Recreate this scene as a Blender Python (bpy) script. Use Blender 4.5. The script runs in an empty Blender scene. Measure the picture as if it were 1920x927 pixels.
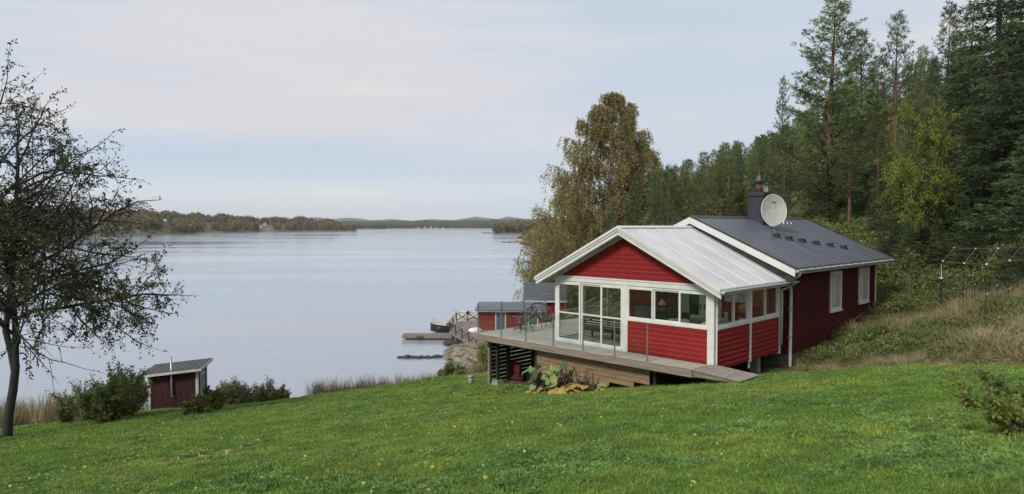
import bpy, math, random
import numpy as np
from mathutils import Vector, Matrix, noise as mnoise
R = math.radians
random.seed(7); RNG = np.random.default_rng(7)
S = bpy.context.scene
COL = S.collection

# ------------------------------------------------------------------ camera
F_PX = 1270.0; PITCH = math.atan(39.5/F_PX); EYE = 13.0     # eye height above the lake
cam = bpy.data.cameras.new('camera'); cam.lens = F_PX/1920*36; cam.sensor_width = 36
cam.clip_start = .1; cam.clip_end = 40000
cam_o = bpy.data.objects.new('camera', cam); COL.objects.link(cam_o)
cam_o.location = (0, 0, EYE); cam_o.rotation_euler = (math.pi/2-PITCH, 0, 0)
S.camera = cam_o
S.view_settings.view_transform = 'Standard'; S.view_settings.look = 'None'
S.view_settings.exposure = 0.12; S.view_settings.gamma = 1.0

# ------------------------------------------------------------------ sky and sun
SUN_EL, SUN_AZ = R(38), R(222)       # azimuth clockwise from +Y; the sun is behind the camera's left shoulder
w = bpy.data.worlds.new('World'); S.world = w; w.use_nodes = True
nt = w.node_tree; N = nt.nodes; Lk = nt.links; N.clear()
def nn(tree, t, **kw):
    n = tree.nodes.new(t)
    for k, v in kw.items(): setattr(n, k, v)
    return n
out = nn(nt, 'ShaderNodeOutputWorld'); bg = nn(nt, 'ShaderNodeBackground'); bg.inputs['Strength'].default_value = .1
sky = nn(nt, 'ShaderNodeTexSky', sky_type='NISHITA'); sky.sun_disc = False
sky.sun_elevation = SUN_EL; sky.sun_rotation = SUN_AZ; sky.air_density = 1.0; sky.dust_density = 1.5; sky.altitude = 100
geo = nn(nt, 'ShaderNodeTexCoord')
sep = nn(nt, 'ShaderNodeSeparateXYZ'); Lk.new(geo.outputs['Generated'], sep.inputs[0])
def mth(tree, op, a, b=None, clamp=False):
    n = tree.nodes.new('ShaderNodeMath'); n.operation = op; n.use_clamp = clamp
    for i, q in enumerate((a, b)):
        if q is None: continue
        if isinstance(q, (int, float)): n.inputs[i].default_value = q
        else: tree.links.new(q, n.inputs[i])
    return n.outputs[0]
zc = mth(nt, 'ADD', mth(nt, 'MAXIMUM', sep.outputs[2], 0.0), .10)
cx = mth(nt, 'DIVIDE', sep.outputs[0], zc); cy = mth(nt, 'DIVIDE', sep.outputs[1], zc)
comb = nn(nt, 'ShaderNodeCombineXYZ'); Lk.new(cx, comb.inputs[0]); Lk.new(cy, comb.inputs[1])
def wnoise(scale, sx, sy, detail, off):
    mp = nn(nt, 'ShaderNodeMapping'); mp.inputs['Scale'].default_value = (sx, sy, 1); mp.inputs['Location'].default_value = off
    Lk.new(comb.outputs[0], mp.inputs[0])
    n = nn(nt, 'ShaderNodeTexNoise'); n.inputs['Scale'].default_value = scale; n.inputs['Detail'].default_value = detail
    n.inputs['Roughness'].default_value = .5; Lk.new(mp.outputs[0], n.inputs['Vector']); return n.outputs['Fac']
def ramp(tree, fac, stops, interp='EASE'):
    r = tree.nodes.new('ShaderNodeValToRGB'); r.color_ramp.interpolation = interp
    e = r.color_ramp.elements
    while len(e) > 1: e.remove(e[0])
    e[0].position = stops[0][0]; e[0].color = (*stops[0][1], 1)
    for p, c in stops[1:]:
        q = e.new(p); q.color = (*c, 1)
    tree.links.new(fac, r.inputs[0]); return r.outputs[0]
def mix(tree, fac, a, b, mode='MIX'):
    n = tree.nodes.new('ShaderNodeMix'); n.data_type = 'RGBA'; n.blend_type = mode
    ins = [n.inputs[0], n.inputs[6], n.inputs[7]]
    for s_, v in zip(ins, (fac, a, b)):
        if isinstance(v, (int, float)): s_.default_value = v
        elif isinstance(v, tuple): s_.default_value = (*v, 1) if len(v) == 3 else v
        else: tree.links.new(v, s_)
    return n.outputs[2]
def bnoise(scale, z, detail, off):
    mp = nn(nt, 'ShaderNodeMapping'); mp.inputs['Scale'].default_value = (1, 1, z); mp.inputs['Location'].default_value = off; mp.inputs['Rotation'].default_value = (0, .03, 0)
    Lk.new(geo.outputs['Generated'], mp.inputs[0]); n = nn(nt, 'ShaderNodeTexNoise'); n.inputs['Scale'].default_value = scale; n.inputs['Detail'].default_value = detail; n.inputs['Roughness'].default_value = .55
    Lk.new(mp.outputs[0], n.inputs['Vector']); return n.outputs['Fac']
cover = ramp(nt, mth(nt, 'ADD', mth(nt, 'MULTIPLY', bnoise(1.5, 7.5, 5, (2.6, .3, .62)), .8), mth(nt, 'MULTIPLY', wnoise(.42, .35, 1.0, 5, (3.1, 1.45, 0)), .2)), [(.38, (.0,)*3), (.56, (1,)*3)])
shade = mth(nt, 'ADD', mth(nt, 'MULTIPLY', wnoise(1.1, .3, 1.0, 6, (7.3, 2.2, 0)), .45), mth(nt, 'MULTIPLY', bnoise(2.2, 6, 6, (5.1, 1.3, .2)), .55))
cloudcol = ramp(nt, shade, [(.34, (5.9, 6.15, 6.8)), (.5, (6.6, 6.65, 7.0)), (.64, (7.5, 7.25, 7.15))])
clear = mix(nt, .85, sky.outputs[0], (5.9, 6.6, 7.5))
skymix = mix(nt, cover, clear, cloudcol)
band = ramp(nt, sep.outputs[2], [(.030, (0,)*3), (.070, (1,)*3), (.100, (1,)*3), (.150, (0,)*3)])
skymix = mix(nt, mth(nt, 'MULTIPLY', mth(nt, 'MULTIPLY', band, ramp(nt, bnoise(1.1, 12, 4, (1.2, 4.4, .1)), [(.35, (.15,)*3), (.6, (1,)*3)])), .65), skymix, (5.0, 6.2, 7.6))
lowfac = ramp(nt, sep.outputs[2], [(0.0, (1,)*3), (.045, (.6,)*3), (.09, (0,)*3)])
skymix = mix(nt, mth(nt, 'MULTIPLY', lowfac, .6), skymix, (8.0, 8.6, 8.9))
Lk.new(skymix, bg.inputs['Color']); Lk.new(bg.outputs[0], out.inputs['Surface'])
sl = bpy.data.lights.new('sun', 'SUN'); sl.energy = 2.7; sl.angle = R(11); sl.color = (1, .95, .88)
so = bpy.data.objects.new('sun', sl); COL.objects.link(so)
sd = Vector((math.sin(SUN_AZ)*math.cos(SUN_EL), math.cos(SUN_AZ)*math.cos(SUN_EL), math.sin(SUN_EL)))
so.rotation_euler = sd.to_track_quat('Z', 'Y').to_euler(); so.location = (0, 0, 40)

# ------------------------------------------------------------------ helpers
def at(px, py, d):
    "world point seen at a pixel of the photograph at ground distance d"
    a = (px-960)/F_PX; b = -(py-463.5)/F_PX
    y = math.cos(PITCH)+b*math.sin(PITCH); z = -math.sin(PITCH)+b*math.cos(PITCH)
    return Vector((a*d/y, d, EYE+z*d/y))
def tag(o, label=None, cat=None, group=None, kind=None):
    if label: o['label'] = label
    if cat: o['category'] = cat
    if group: o['group'] = group
    if kind: o['kind'] = kind
    return o
def empty(name, loc=(0, 0, 0), rz=0, label=None, cat=None, group=None):
    o = bpy.data.objects.new(name, None); COL.objects.link(o); o.location = loc; o.rotation_euler = (0, 0, rz)
    o.empty_display_size = .3
    return tag(o, label, cat, group)
def link(name, me, parent=None, loc=None, rz=None):
    o = bpy.data.objects.new(name, me); COL.objects.link(o)
    if parent is not None: o.parent = parent
    if loc is not None: o.location = loc
    if rz is not None: o.rotation_euler = (0, 0, rz)
    return o
def copy_tree(o, parent=None):
    c = o.copy(); COL.objects.link(c); c.parent = parent
    for ch in list(o.children): copy_tree(ch, c)
    return c
def npmesh(name, V, F, mats, midx=None, smooth=False):
    "V (n,3); F: list of arrays, each (m,k)"
    me = bpy.data.meshes.new(name); V = np.asarray(V, dtype=np.float32)
    me.vertices.add(len(V)); me.vertices.foreach_set('co', V.ravel())
    Fs = [np.asarray(f, dtype=np.int32) for f in F if len(f)]
    loops = np.concatenate([f.ravel() for f in Fs]); tot = np.concatenate([np.full(len(f), f.shape[1], np.int32) for f in Fs])
    start = np.concatenate([[0], np.cumsum(tot)[:-1]]).astype(np.int32)
    me.loops.add(len(loops)); me.loops.foreach_set('vertex_index', loops)
    me.polygons.add(len(tot)); me.polygons.foreach_set('loop_start', start)
    try: me.polygons.foreach_set('loop_total', tot)
    except Exception: pass
    if midx is not None: me.polygons.foreach_set('material_index', np.asarray(midx, np.int32))
    me.polygons.foreach_set('use_smooth', np.full(len(tot), smooth, bool))
    for m in (mats if isinstance(mats, (list, tuple)) else [mats]): me.materials.append(m)
    me.update(calc_edges=True); me.validate(); return me
class MB:
    def __init__(s): s.v = []; s.f = []; s.m = []; s.mi = 0; s.M = None
    def add(s, vs, fs):
        b = len(s.v)
        s.v += [tuple(s.M @ Vector(q)) if s.M else tuple(q) for q in vs]
        for f in fs: s.f.append(tuple(b+i for i in f)); s.m.append(s.mi)
        return s
    def box(s, x0, x1, y0, y1, z0, z1, c=0):
        x0, x1 = min(x0, x1), max(x0, x1); y0, y1 = min(y0, y1), max(y0, y1); z0, z1 = min(z0, z1), max(z0, z1)
        if c <= 0:
            return s.add([(x0, y0, z0), (x1, y0, z0), (x1, y1, z0), (x0, y1, z0), (x0, y0, z1), (x1, y0, z1), (x1, y1, z1), (x0, y1, z1)],
                         [(0, 3, 2, 1), (4, 5, 6, 7), (0, 1, 5, 4), (1, 2, 6, 5), (2, 3, 7, 6), (3, 0, 4, 7)])
        c = min(c, (x1-x0)/2.1, (y1-y0)/2.1, (z1-z0)/2.1)
        def ring(z, i): return [(x0+i, y0, z), (x1-i, y0, z), (x1, y0+i, z), (x1, y1-i, z), (x1-i, y1, z), (x0+i, y1, z), (x0, y1-i, z), (x0, y0+i, z)]
        def inner(z): return [(x0+c, y0+c, z), (x1-c, y0+c, z), (x1-c, y0+c, z), (x1-c, y1-c, z), (x1-c, y1-c, z), (x0+c, y1-c, z), (x0+c, y1-c, z), (x0+c, y0+c, z)]
        rs = [inner(z0), ring(z0+c, c), ring(z1-c, c), inner(z1)]
        vs = [p for r in rs for p in r]; fs = []
        for k in range(3):
            for i in range(8): fs.append((k*8+i, k*8+(i+1) % 8, k*8+8+(i+1) % 8, k*8+8+i))
        fs.append(tuple(range(7, -1, -1))); fs.append(tuple(range(24, 32)))
        return s.add(vs, fs)
    def beam(s, a, b, wd, ht, up=(0, 0, 1)):
        a = Vector(a); b = Vector(b); d = (b-a).normalized(); u = Vector(up)
        r = d.cross(u)
        if r.length < 1e-5: r = d.cross(Vector((1, 0, 0)))
        r.normalize(); u = r.cross(d).normalized()
        vs = []
        for p in (a, b):
            for i, j in ((-1, -1), (1, -1), (1, 1), (-1, 1)): vs.append(p+r*i*wd/2+u*j*ht/2)
        return s.add(vs, [(3, 2, 1, 0), (4, 5, 6, 7), (0, 1, 5, 4), (1, 2, 6, 5), (2, 3, 7, 6), (3, 0, 4, 7)])
    def tube(s, pts, rad, n=6, cap=True):
        pts = [Vector(p) for p in pts]; rad = rad if hasattr(rad, '__len__') else [rad]*len(pts)
        vs = []; fs = []; prev = None
        for i, p in enumerate(pts):
            d = (pts[min(i+1, len(pts)-1)]-pts[max(i-1, 0)])
            d = d.normalized() if d.length > 1e-9 else Vector((0, 0, 1))
            r = prev if prev is not None else (Vector((0, 0, 1)) if abs(d.z) < .9 else Vector((1, 0, 0)))
            r = (r-d*r.dot(d))
            if r.length < 1e-6: r = d.orthogonal()
            r.normalize(); prev = r; q = d.cross(r)
            for k in range(n):
                a = 2*math.pi*k/n; vs.append(p+(r*math.cos(a)+q*math.sin(a))*rad[i])
        for i in range(len(pts)-1):
            for k in range(n): fs.append((i*n+k, i*n+(k+1) % n, (i+1)*n+(k+1) % n, (i+1)*n+k))
        if cap: fs.append(tuple(range(n-1, -1, -1))); fs.append(tuple((len(pts)-1)*n+k for k in range(n)))
        return s.add(vs, fs)
    def lathe(s, prof, n=16, c=(0, 0, 0)):
        vs = [(c[0]+r*math.cos(2*math.pi*k/n), c[1]+r*math.sin(2*math.pi*k/n), c[2]+z) for r, z in prof for k in range(n)]
        fs = [(i*n+k, i*n+(k+1) % n, (i+1)*n+(k+1) % n, (i+1)*n+k) for i in range(len(prof)-1) for k in range(n)]
        fs.append(tuple(range(n-1, -1, -1))); fs.append(tuple((len(prof)-1)*n+k for k in range(n)))
        return s.add(vs, fs)
    def prism(s, poly, vec):
        "polygon of 3-D points pushed along vec"
        n = len(poly); v = Vector(vec); vs = [Vector(p) for p in poly]+[Vector(p)+v for p in poly]
        fs = [tuple(range(n-1, -1, -1)), tuple(range(n, 2*n))]+[(i, (i+1) % n, n+(i+1) % n, n+i) for i in range(n)]
        return s.add(vs, fs)
    def mesh(s, name, mats, smooth=False):
        me = bpy.data.meshes.new(name); me.from_pydata(s.v, [], s.f)
        for m in (mats if isinstance(mats, (list, tuple)) else [mats]): me.materials.append(m)
        me.polygons.foreach_set('material_index', s.m)
        if smooth: me.polygons.foreach_set('use_smooth', [True]*len(s.f))
        me.update(); 
        import bmesh as _b
        bm = _b.new(); bm.from_mesh(me); _b.ops.remove_doubles(bm, verts=bm.verts, dist=1e-6); _b.ops.recalc_face_normals(bm, faces=bm.faces); bm.to_mesh(me); bm.free()
        return me
    def build(s, name, mats, parent=None, loc=None, rz=None, smooth=False):
        return link(name, s.mesh(name, mats, smooth), parent, loc, rz)
def sphere(mb, c, r, nu=12, nv=8, sq=(1, 1, 1)):
    vs = []; fs = []
    for j in range(nv+1):
        t = math.pi*j/nv
        for i in range(nu):
            a = 2*math.pi*i/nu; vs.append((c[0]+r*sq[0]*math.sin(t)*math.cos(a), c[1]+r*sq[1]*math.sin(t)*math.sin(a), c[2]+r*sq[2]*math.cos(t)))
    for j in range(nv):
        for i in range(nu): fs.append((j*nu+i, (j+1)*nu+i, (j+1)*nu+(i+1) % nu, j*nu+(i+1) % nu))
    mb.add(vs, fs)

# ------------------------------------------------------------------ materials
def M(name, col, rough=.7, var=.15, scale=6, bump=0.0, bscale=None, metal=0, spec=.5, stretch=(1, 1, 1), col2=None, transl=0, rnd=0.0, coat=0, detail=5, patch=None):
    m = bpy.data.materials.new(name); m.use_nodes = True; t = m.node_tree; p = t.nodes['Principled BSDF']
    p.inputs['Roughness'].default_value = rough; p.inputs['Metallic'].default_value = metal; p.inputs['Specular IOR Level'].default_value = spec
    p.inputs['Coat Weight'].default_value = coat
    tc = nn(t, 'ShaderNodeTexCoord'); mp = nn(t, 'ShaderNodeMapping'); mp.inputs['Scale'].default_value = stretch
    t.links.new(tc.outputs['Object'], mp.inputs[0])
    no = nn(t, 'ShaderNodeTexNoise'); no.inputs['Scale'].default_value = scale; no.inputs['Detail'].default_value = detail; t.links.new(mp.outputs[0], no.inputs['Vector'])
    c2 = col2 if col2 else tuple(max(0, c*(1-var*2)) for c in col); c1 = col if col2 else tuple(min(1, c*(1+var*.8)) for c in col)
    cc = ramp(t, no.outputs['Fac'], [(.3, c2), (.7, c1)], 'LINEAR')
    if rnd:
        oi = nn(t, 'ShaderNodeObjectInfo'); hs = nn(t, 'ShaderNodeHueSaturation')
        hs.inputs['Hue'].default_value = .5
        t.links.new(mth(t, 'ADD', mth(t, 'MULTIPLY', oi.outputs['Random'], rnd*2), 1-rnd), hs.inputs['Value'])
        t.links.new(mth(t, 'ADD', mth(t, 'MULTIPLY', mth(t, 'FRACT', mth(t, 'MULTIPLY', oi.outputs['Random'], 7.31)), rnd*.08), .5-rnd*.04), hs.inputs['Hue'])
        t.links.new(cc, hs.inputs['Color']); cc = hs.outputs[0]
    if patch:      # broad patches of drier and lusher growth, fixed to the ground
        gp = nn(t, 'ShaderNodeNewGeometry'); n1 = nn(t, 'ShaderNodeTexNoise'); n1.inputs['Scale'].default_value = patch; n1.inputs['Detail'].default_value = 4; t.links.new(gp.outputs['Position'], n1.inputs['Vector'])
        n2 = nn(t, 'ShaderNodeTexNoise'); n2.inputs['Scale'].default_value = patch*5.3; n2.inputs['Detail'].default_value = 3; t.links.new(gp.outputs['Position'], n2.inputs['Vector'])
        pc = ramp(t, n1.outputs['Fac'], [(.34, (.82, .92, .86)), (.5, (1, 1, 1)), (.66, (1.16, 1.06, 1.02))], 'LINEAR'); pc2 = ramp(t, n2.outputs['Fac'], [(.38, (.80, .84, .86)), (.62, (1.16, 1.14, 1.08))], 'LINEAR')
        cc = mix(t, 1.0, mix(t, 1.0, cc, pc, 'MULTIPLY'), pc2, 'MULTIPLY')
    t.links.new(cc, p.inputs['Base Color'])
    if bump:
        b = nn(t, 'ShaderNodeBump'); b.inputs['Strength'].default_value = min(1, bump); b.inputs['Distance'].default_value = .02
        n2 = no
        if bscale:
            n2 = nn(t, 'ShaderNodeTexNoise'); n2.inputs['Scale'].default_value = bscale; n2.inputs['Detail'].default_value = 4; t.links.new(mp.outputs[0], n2.inputs['Vector'])
        t.links.new(n2.outputs['Fac'], b.inputs['Height']); t.links.new(b.outputs[0], p.inputs['Normal'])
    if transl:
        tr = nn(t, 'ShaderNodeBsdfTranslucent'); t.links.new(cc, tr.inputs[0]); mx = nn(t, 'ShaderNodeMixShader'); mx.inputs[0].default_value = transl
        o = t.nodes['Material Output']; t.links.new(p.outputs[0], mx.inputs[1]); t.links.new(tr.outputs[0], mx.inputs[2]); t.links.new(mx.outputs[0], o.inputs[0])
    return m
MT = dict(
    white=M('white_paint', (.62, .62, .58), .5, .06, 3, bump=.1, bscale=30),
    white_old=M('weathered_white_paint', (.56, .56, .52), .6, .14, 4, bump=.2, bscale=25),
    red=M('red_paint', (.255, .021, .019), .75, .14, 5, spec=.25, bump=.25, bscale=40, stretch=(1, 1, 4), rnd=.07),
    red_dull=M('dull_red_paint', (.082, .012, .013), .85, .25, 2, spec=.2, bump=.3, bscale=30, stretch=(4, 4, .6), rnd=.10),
    red_shed=M('falu_red_boards', (.055, .014, .013), .85, .35, 5, bump=.4, bscale=30, stretch=(6, 6, .5), rnd=.18),
    deck=M('grey_deck_wood', (.36, .35, .30), .75, .16, 7, bump=.3, bscale=40, stretch=(.5, 6, 6), rnd=.12),
    ramp=M('grey_ramp_wood', (.33, .30, .26), .75, .18, 7, bump=.3, bscale=40, stretch=(6, .5, 6), rnd=.14),
    fascia=M('weathered_plank', (.23, .195, .15), .8, .25, 4, bump=.4, bscale=30, stretch=(.4, 5, 7), rnd=.08),
    brown=M('brown_boards', (.27, .18, .10), .75, .2, 5, bump=.3, bscale=30, stretch=(.5, 4, 8), rnd=.12),
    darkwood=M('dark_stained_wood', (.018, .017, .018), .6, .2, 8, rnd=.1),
    jetty=M('old_pier_wood', (.24, .205, .17), .85, .25, 4, bump=.3, bscale=20, rnd=.12),
    jettydark=M('dark_rail_wood', (.065, .042, .034), .85, .25, 5, rnd=.1),
    roof=M('dark_roof_metal', (.14, .15, .175), .45, .3, 2.6, bump=.15, bscale=14, stretch=(.22, 6, .1), col2=(.028, .033, .045), spec=.5, detail=8),
    roofedge=M('black_roof_edge', (.02, .022, .028), .45, .1),
    shedroof=M('tarred_shed_roof', (.045, .047, .055), .6, .2, 4, bump=.2, rnd=.05),
    greyroof=M('grey_sheet_roof', (.16, .18, .21), .5, .15, 3, rnd=.05),
    poly=M('polycarbonate', (.90, .90, .905), .24, .05, 1.1, spec=.6, transl=.40, detail=3),
    polybar=M('aluminium_white_bar', (.64, .64, .64), .35, .04),
    metal=M('galvanised_metal', (.34, .35, .36), .38, .12, 12, metal=.7),
    blackmetal=M('black_metal', (.022, .024, .028), .42, .15, 10),
    chimney=M('chimney_sheet', (.030, .036, .046), .42, .25, 4, bump=.1),
    cowl=M('dull_zinc', (.12, .115, .11), .6, .3, 10, metal=.4),
    cable=M('grey_cable', (.20, .20, .19), .6, .1),
    rust=M('rusty_flue', (.09, .035, .03), .7, .3, 12),
    dish=M('dish_grey', (.40, .40, .36), .45, .06, 3),
    dishrim=M('dish_rim', (.7, .7, .68), .4, .04),
    letter=M('dark_lettering', (.03, .03, .03), .6, .0),
    concrete=M('concrete', (.27, .27, .24), .9, .2, 8, bump=.3, col2=(.16, .17, .14)),
    foundation=M('mossy_foundation', (.085, .10, .075), .9, .3, 5, bump=.3),
    darkglass=M('dark_door_glass', (.015, .02, .028), .06, .1, 2, spec=.8),
    blind=M('pale_blind', (.55, .55, .50), .8, .06, 3),
    curtain=M('cream_curtain', (.55, .52, .45), .9, .08, 6),
    fabric_grey=M('light_grey_cushion', (.42, .40, .37), .95, .08, 14, bump=.2),
    fabric_black=M('black_cushion', (.018, .022, .03), .95, .2, 14),
    throw=M('white_throw', (.6, .58, .54), .95, .12, 10, bump=.3),
    wicker=M('wicker', (.45, .26, .09), .7, .2, 30, bump=.5),
    greyfurn=M('grey_furniture', (.14, .15, .155), .6, .1, 6),
    ceramic=M('white_ceramic', (.72, .72, .7), .3, .03),
    floorwood=M('sunroom_floor', (.24, .23, .20), .6, .15, 5, stretch=(.5, 6, 1)),
    whiteplastic=M('white_plastic', (.66, .68, .70), .4, .08, 4),
    boatcream=M('cream_boat_paint', (.55, .50, .38), .45, .1, 4),
    boatdark=M('dark_boat_paint', (.02, .022, .03), .35, .1, 4),
    binred=M('dark_red_tray', (.065, .009, .009), .5, .15, 6),
    rubber=M('black_rubber', (.018, .018, .02), .8, .1, 10),
    bluedoor=M('blue_grey_door', (.075, .10, .125), .5, .1, 5),
    rock=M('shore_granite', (.34, .29, .215), .9, .25, 1.5, bump=.9, bscale=5, stretch=(1, 2.6, 3.4), col2=(.035, .032, .03), detail=9),
    wetrock=M('dark_wet_rock', (.035, .032, .03), .6, .3, 3, bump=.6, bscale=8),
    lichenrock=M('lichen_rock', (.26, .26, .16), .95, .3, 2.4, bump=.6, bscale=7, col2=(.06, .06, .045), detail=8),
    bark=M('grey_brown_bark', (.075, .062, .052), .95, .35, 9, bump=.7, bscale=18, stretch=(2, 2, .5)),
    darkbark=M('dark_alder_bark', (.022, .020, .018), .95, .4, 7, bump=.8, bscale=16, stretch=(2, 2, .5), col2=(.05, .048, .042)),
    pinebark=M('orange_pine_bark', (.20, .095, .055), .95, .3, 7, bump=.6, bscale=16, stretch=(2, 2, .6), col2=(.09, .055, .04)),
    birchbark=M('white_birch_bark', (.42, .40, .37), .9, .3, 5, bump=.3, stretch=(1, 1, 4), col2=(.07, .065, .06)),
    twig=M('thin_twig', (.055, .045, .04), .95, .2, 9),
    soil=M('dark_soil', (.035, .028, .02), 1, .3, 9, bump=.5),
)
def leafm(name, c, rnd=.2, tr=.3, var=.22, sc=2.0, rough=.6, patch=None):
    return M(name, c, rough, var, sc, transl=tr, rnd=rnd, spec=.3, patch=patch)
LF = dict(
    pine_a=leafm('pine_needles', (.17, .215, .08), .3, .45), pine_b=leafm('pine_needles_light', (.23, .27, .09), .3, .45), pine_c=leafm('pine_needles_dark', (.10, .135, .055), .3, .4),
    spr_a=leafm('spruce_needles', (.10, .145, .065), .2, .4), spr_b=leafm('spruce_needles_light', (.15, .20, .075), .2, .4), spr_c=leafm('spruce_needles_dark', (.05, .078, .038)),
    ald_a=leafm('alder_leaf', (.045, .065, .024)), ald_b=leafm('alder_leaf_dark', (.035, .05, .024)), ald_c=leafm('alder_leaf_yellow', (.14, .13, .03)),
    bir_a=leafm('birch_leaf_olive', (.42, .38, .14), .2, .5), bir_b=leafm('birch_leaf_brown', (.46, .34, .14), .2, .5), bir_c=leafm('birch_leaf_green', (.30, .33, .13), .2, .5), bir_d=leafm('birch_leaf_yellow', (.58, .50, .20), .2, .5),
    row_a=leafm('rowan_leaf', (.25, .33, .05), .2, .5), row_b=leafm('rowan_leaf_deep', (.09, .135, .035), .2, .4), row_c=leafm('rowan_leaf_yellow', (.34, .37, .07), .2, .5),
    bush_a=leafm('bush_leaf', (.25, .33, .10), .2, .5), bush_b=leafm('bush_leaf_dark', (.13, .18, .06), .2, .4), bush_c=leafm('bush_leaf_yellow', (.20, .18, .05)),
    cur_a=leafm('currant_leaf', (.22, .22, .055)), cur_b=leafm('currant_leaf_green', (.11, .16, .045)), cur_c=leafm('currant_leaf_red', (.17, .07, .035)),
    wil_a=leafm('willow_leaf', (.26, .29, .15), .2, .5), wil_b=leafm('willow_leaf_dark', (.15, .18, .09)),
    tan_a=leafm('dry_grass', (.44, .37, .21)), tan_b=leafm('dry_grass_brown', (.29, .235, .12)), tan_c=leafm('dry_grass_olive', (.27, .29, .11)),
    wgr_a=leafm('wild_green', (.20, .22, .07)), wgr_b=leafm('wild_green_dark', (.105, .125, .045)), wgr_c=leafm('lingon_red_brown', (.12, .055, .03)),
    grass_a=leafm('lawn_blade', (.20, .335, .052), .38, .35, patch=.32), grass_b=leafm('lawn_blade_dark', (.135, .26, .042), .38, .35, patch=.32), grass_c=leafm('lawn_blade_yellow', (.31, .38, .09), .35, .35, patch=.32),
    clover=leafm('clover_leaf', (.17, .29, .075), .35, .2, patch=.32),
    fall_a=leafm('fallen_yellow_leaf', (.50, .38, .10), .2, .2), fall_b=leafm('fallen_pale_leaf', (.42, .42, .24), .2, .2), fall_c=leafm('fallen_brown_leaf', (.22, .13, .06), .2, .2),
    bil_a=leafm('blueberry_leaf', (.085, .105, .035)), bil_b=leafm('blueberry_leaf_dark', (.04, .055, .022)),
    rhu_a=leafm('rhubarb_green', (.24, .32, .11), .1, .25), rhu_b=leafm('rhubarb_dark', (.07, .12, .05), .1, .25), rhu_c=leafm('rhubarb_orange', (.58, .34, .12), .1, .25), rhu_d=leafm('rhubarb_yellow', (.50, .38, .10), .1, .25),
    far_a=leafm('far_conifer', (.075, .10, .05), .3, .1), far_b=leafm('far_autumn_tree', (.27, .22, .085), .4, .2), far_c=leafm('far_bare_tree', (.22, .165, .12), .25, .1),
)
# clear glass: see-through with a sharp reflection
def glass_mat(name, tint, ior=1.5, boost=1.0):
    m = bpy.data.materials.new(name); m.use_nodes = True; t = m.node_tree; t.nodes.clear()
    o = nn(t, 'ShaderNodeOutputMaterial'); a = nn(t, 'ShaderNodeBsdfTransparent'); a.inputs[0].default_value = (*tint, 1)
    g = nn(t, 'ShaderNodeBsdfGlossy'); g.inputs['Roughness'].default_value = .02
    ge = nn(t, 'ShaderNodeNewGeometry'); dp = nn(t, 'ShaderNodeVectorMath', operation='DOT_PRODUCT'); t.links.new(ge.outputs['Normal'], dp.inputs[0]); t.links.new(ge.outputs['Incoming'], dp.inputs[1])
    sch = mth(t, 'ADD', mth(t, 'MULTIPLY', mth(t, 'POWER', mth(t, 'SUBTRACT', 1.0, mth(t, 'ABSOLUTE', dp.outputs['Value']), True), 5.0), .9), .045)
    mx = nn(t, 'ShaderNodeMixShader'); t.links.new(mth(t, 'MULTIPLY', sch, boost, True), mx.inputs[0])
    t.links.new(a.outputs[0], mx.inputs[1]); t.links.new(g.outputs[0], mx.inputs[2]); t.links.new(mx.outputs[0], o.inputs[0]); return m
MT['glass'] = glass_mat('clear_glass', (.975, .98, .975)); MT['railglass'] = glass_mat('railing_glass', (.97, .98, .98))

# ------------------------------------------------------------------ ground, lake, far land
HO = Vector((5.6856, 18.9398, 9.1)); HUx, HVx = (.70711, -.70711), (.70711, .70711)
def hw(u, v, z=0): return Vector((HO.x+u*HUx[0]+v*HVx[0], HO.y+u*HUx[1]+v*HVx[1], HO.z+z))
def plane(x, y): return 11.4+.0995*x-.174*y
CP = []
for x, y in ((0, 0), (0, 8), (-8, 8), (5, 8), (-8, 16), (0, 16), (6, 12), (-16, 20), (-6, 24), (-20, 28), (-12, 29), (-4, 30), (2, 24), (9, 17), (-26, 31), (-1, 35.5), (-4, 36), (-16, 31.5), (-9.9, 31), (-6.9, 33)):
    CP.append((x, y, plane(x, y)))
for u, v, z in ((.5, 4.4, -.72), (.5, 6.2, -.62), (.5, 8.3, -.26), (.4, 12.9, .3), (.6, 15, .7), (-3, 2, -1.2), (-3, 8, -1.0), (-6.5, 4, -1.6), (-6.5, 12, -1.2), (-3, 14, .2), (-9.5, 2, -2.1), (-9.5, 9, -3.0), (3, 6, -.1), (2.5, 10, .35), (5, 9, .6)):
    p = hw(u, v, z); CP.append((p.x, p.y, p.z))
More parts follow.
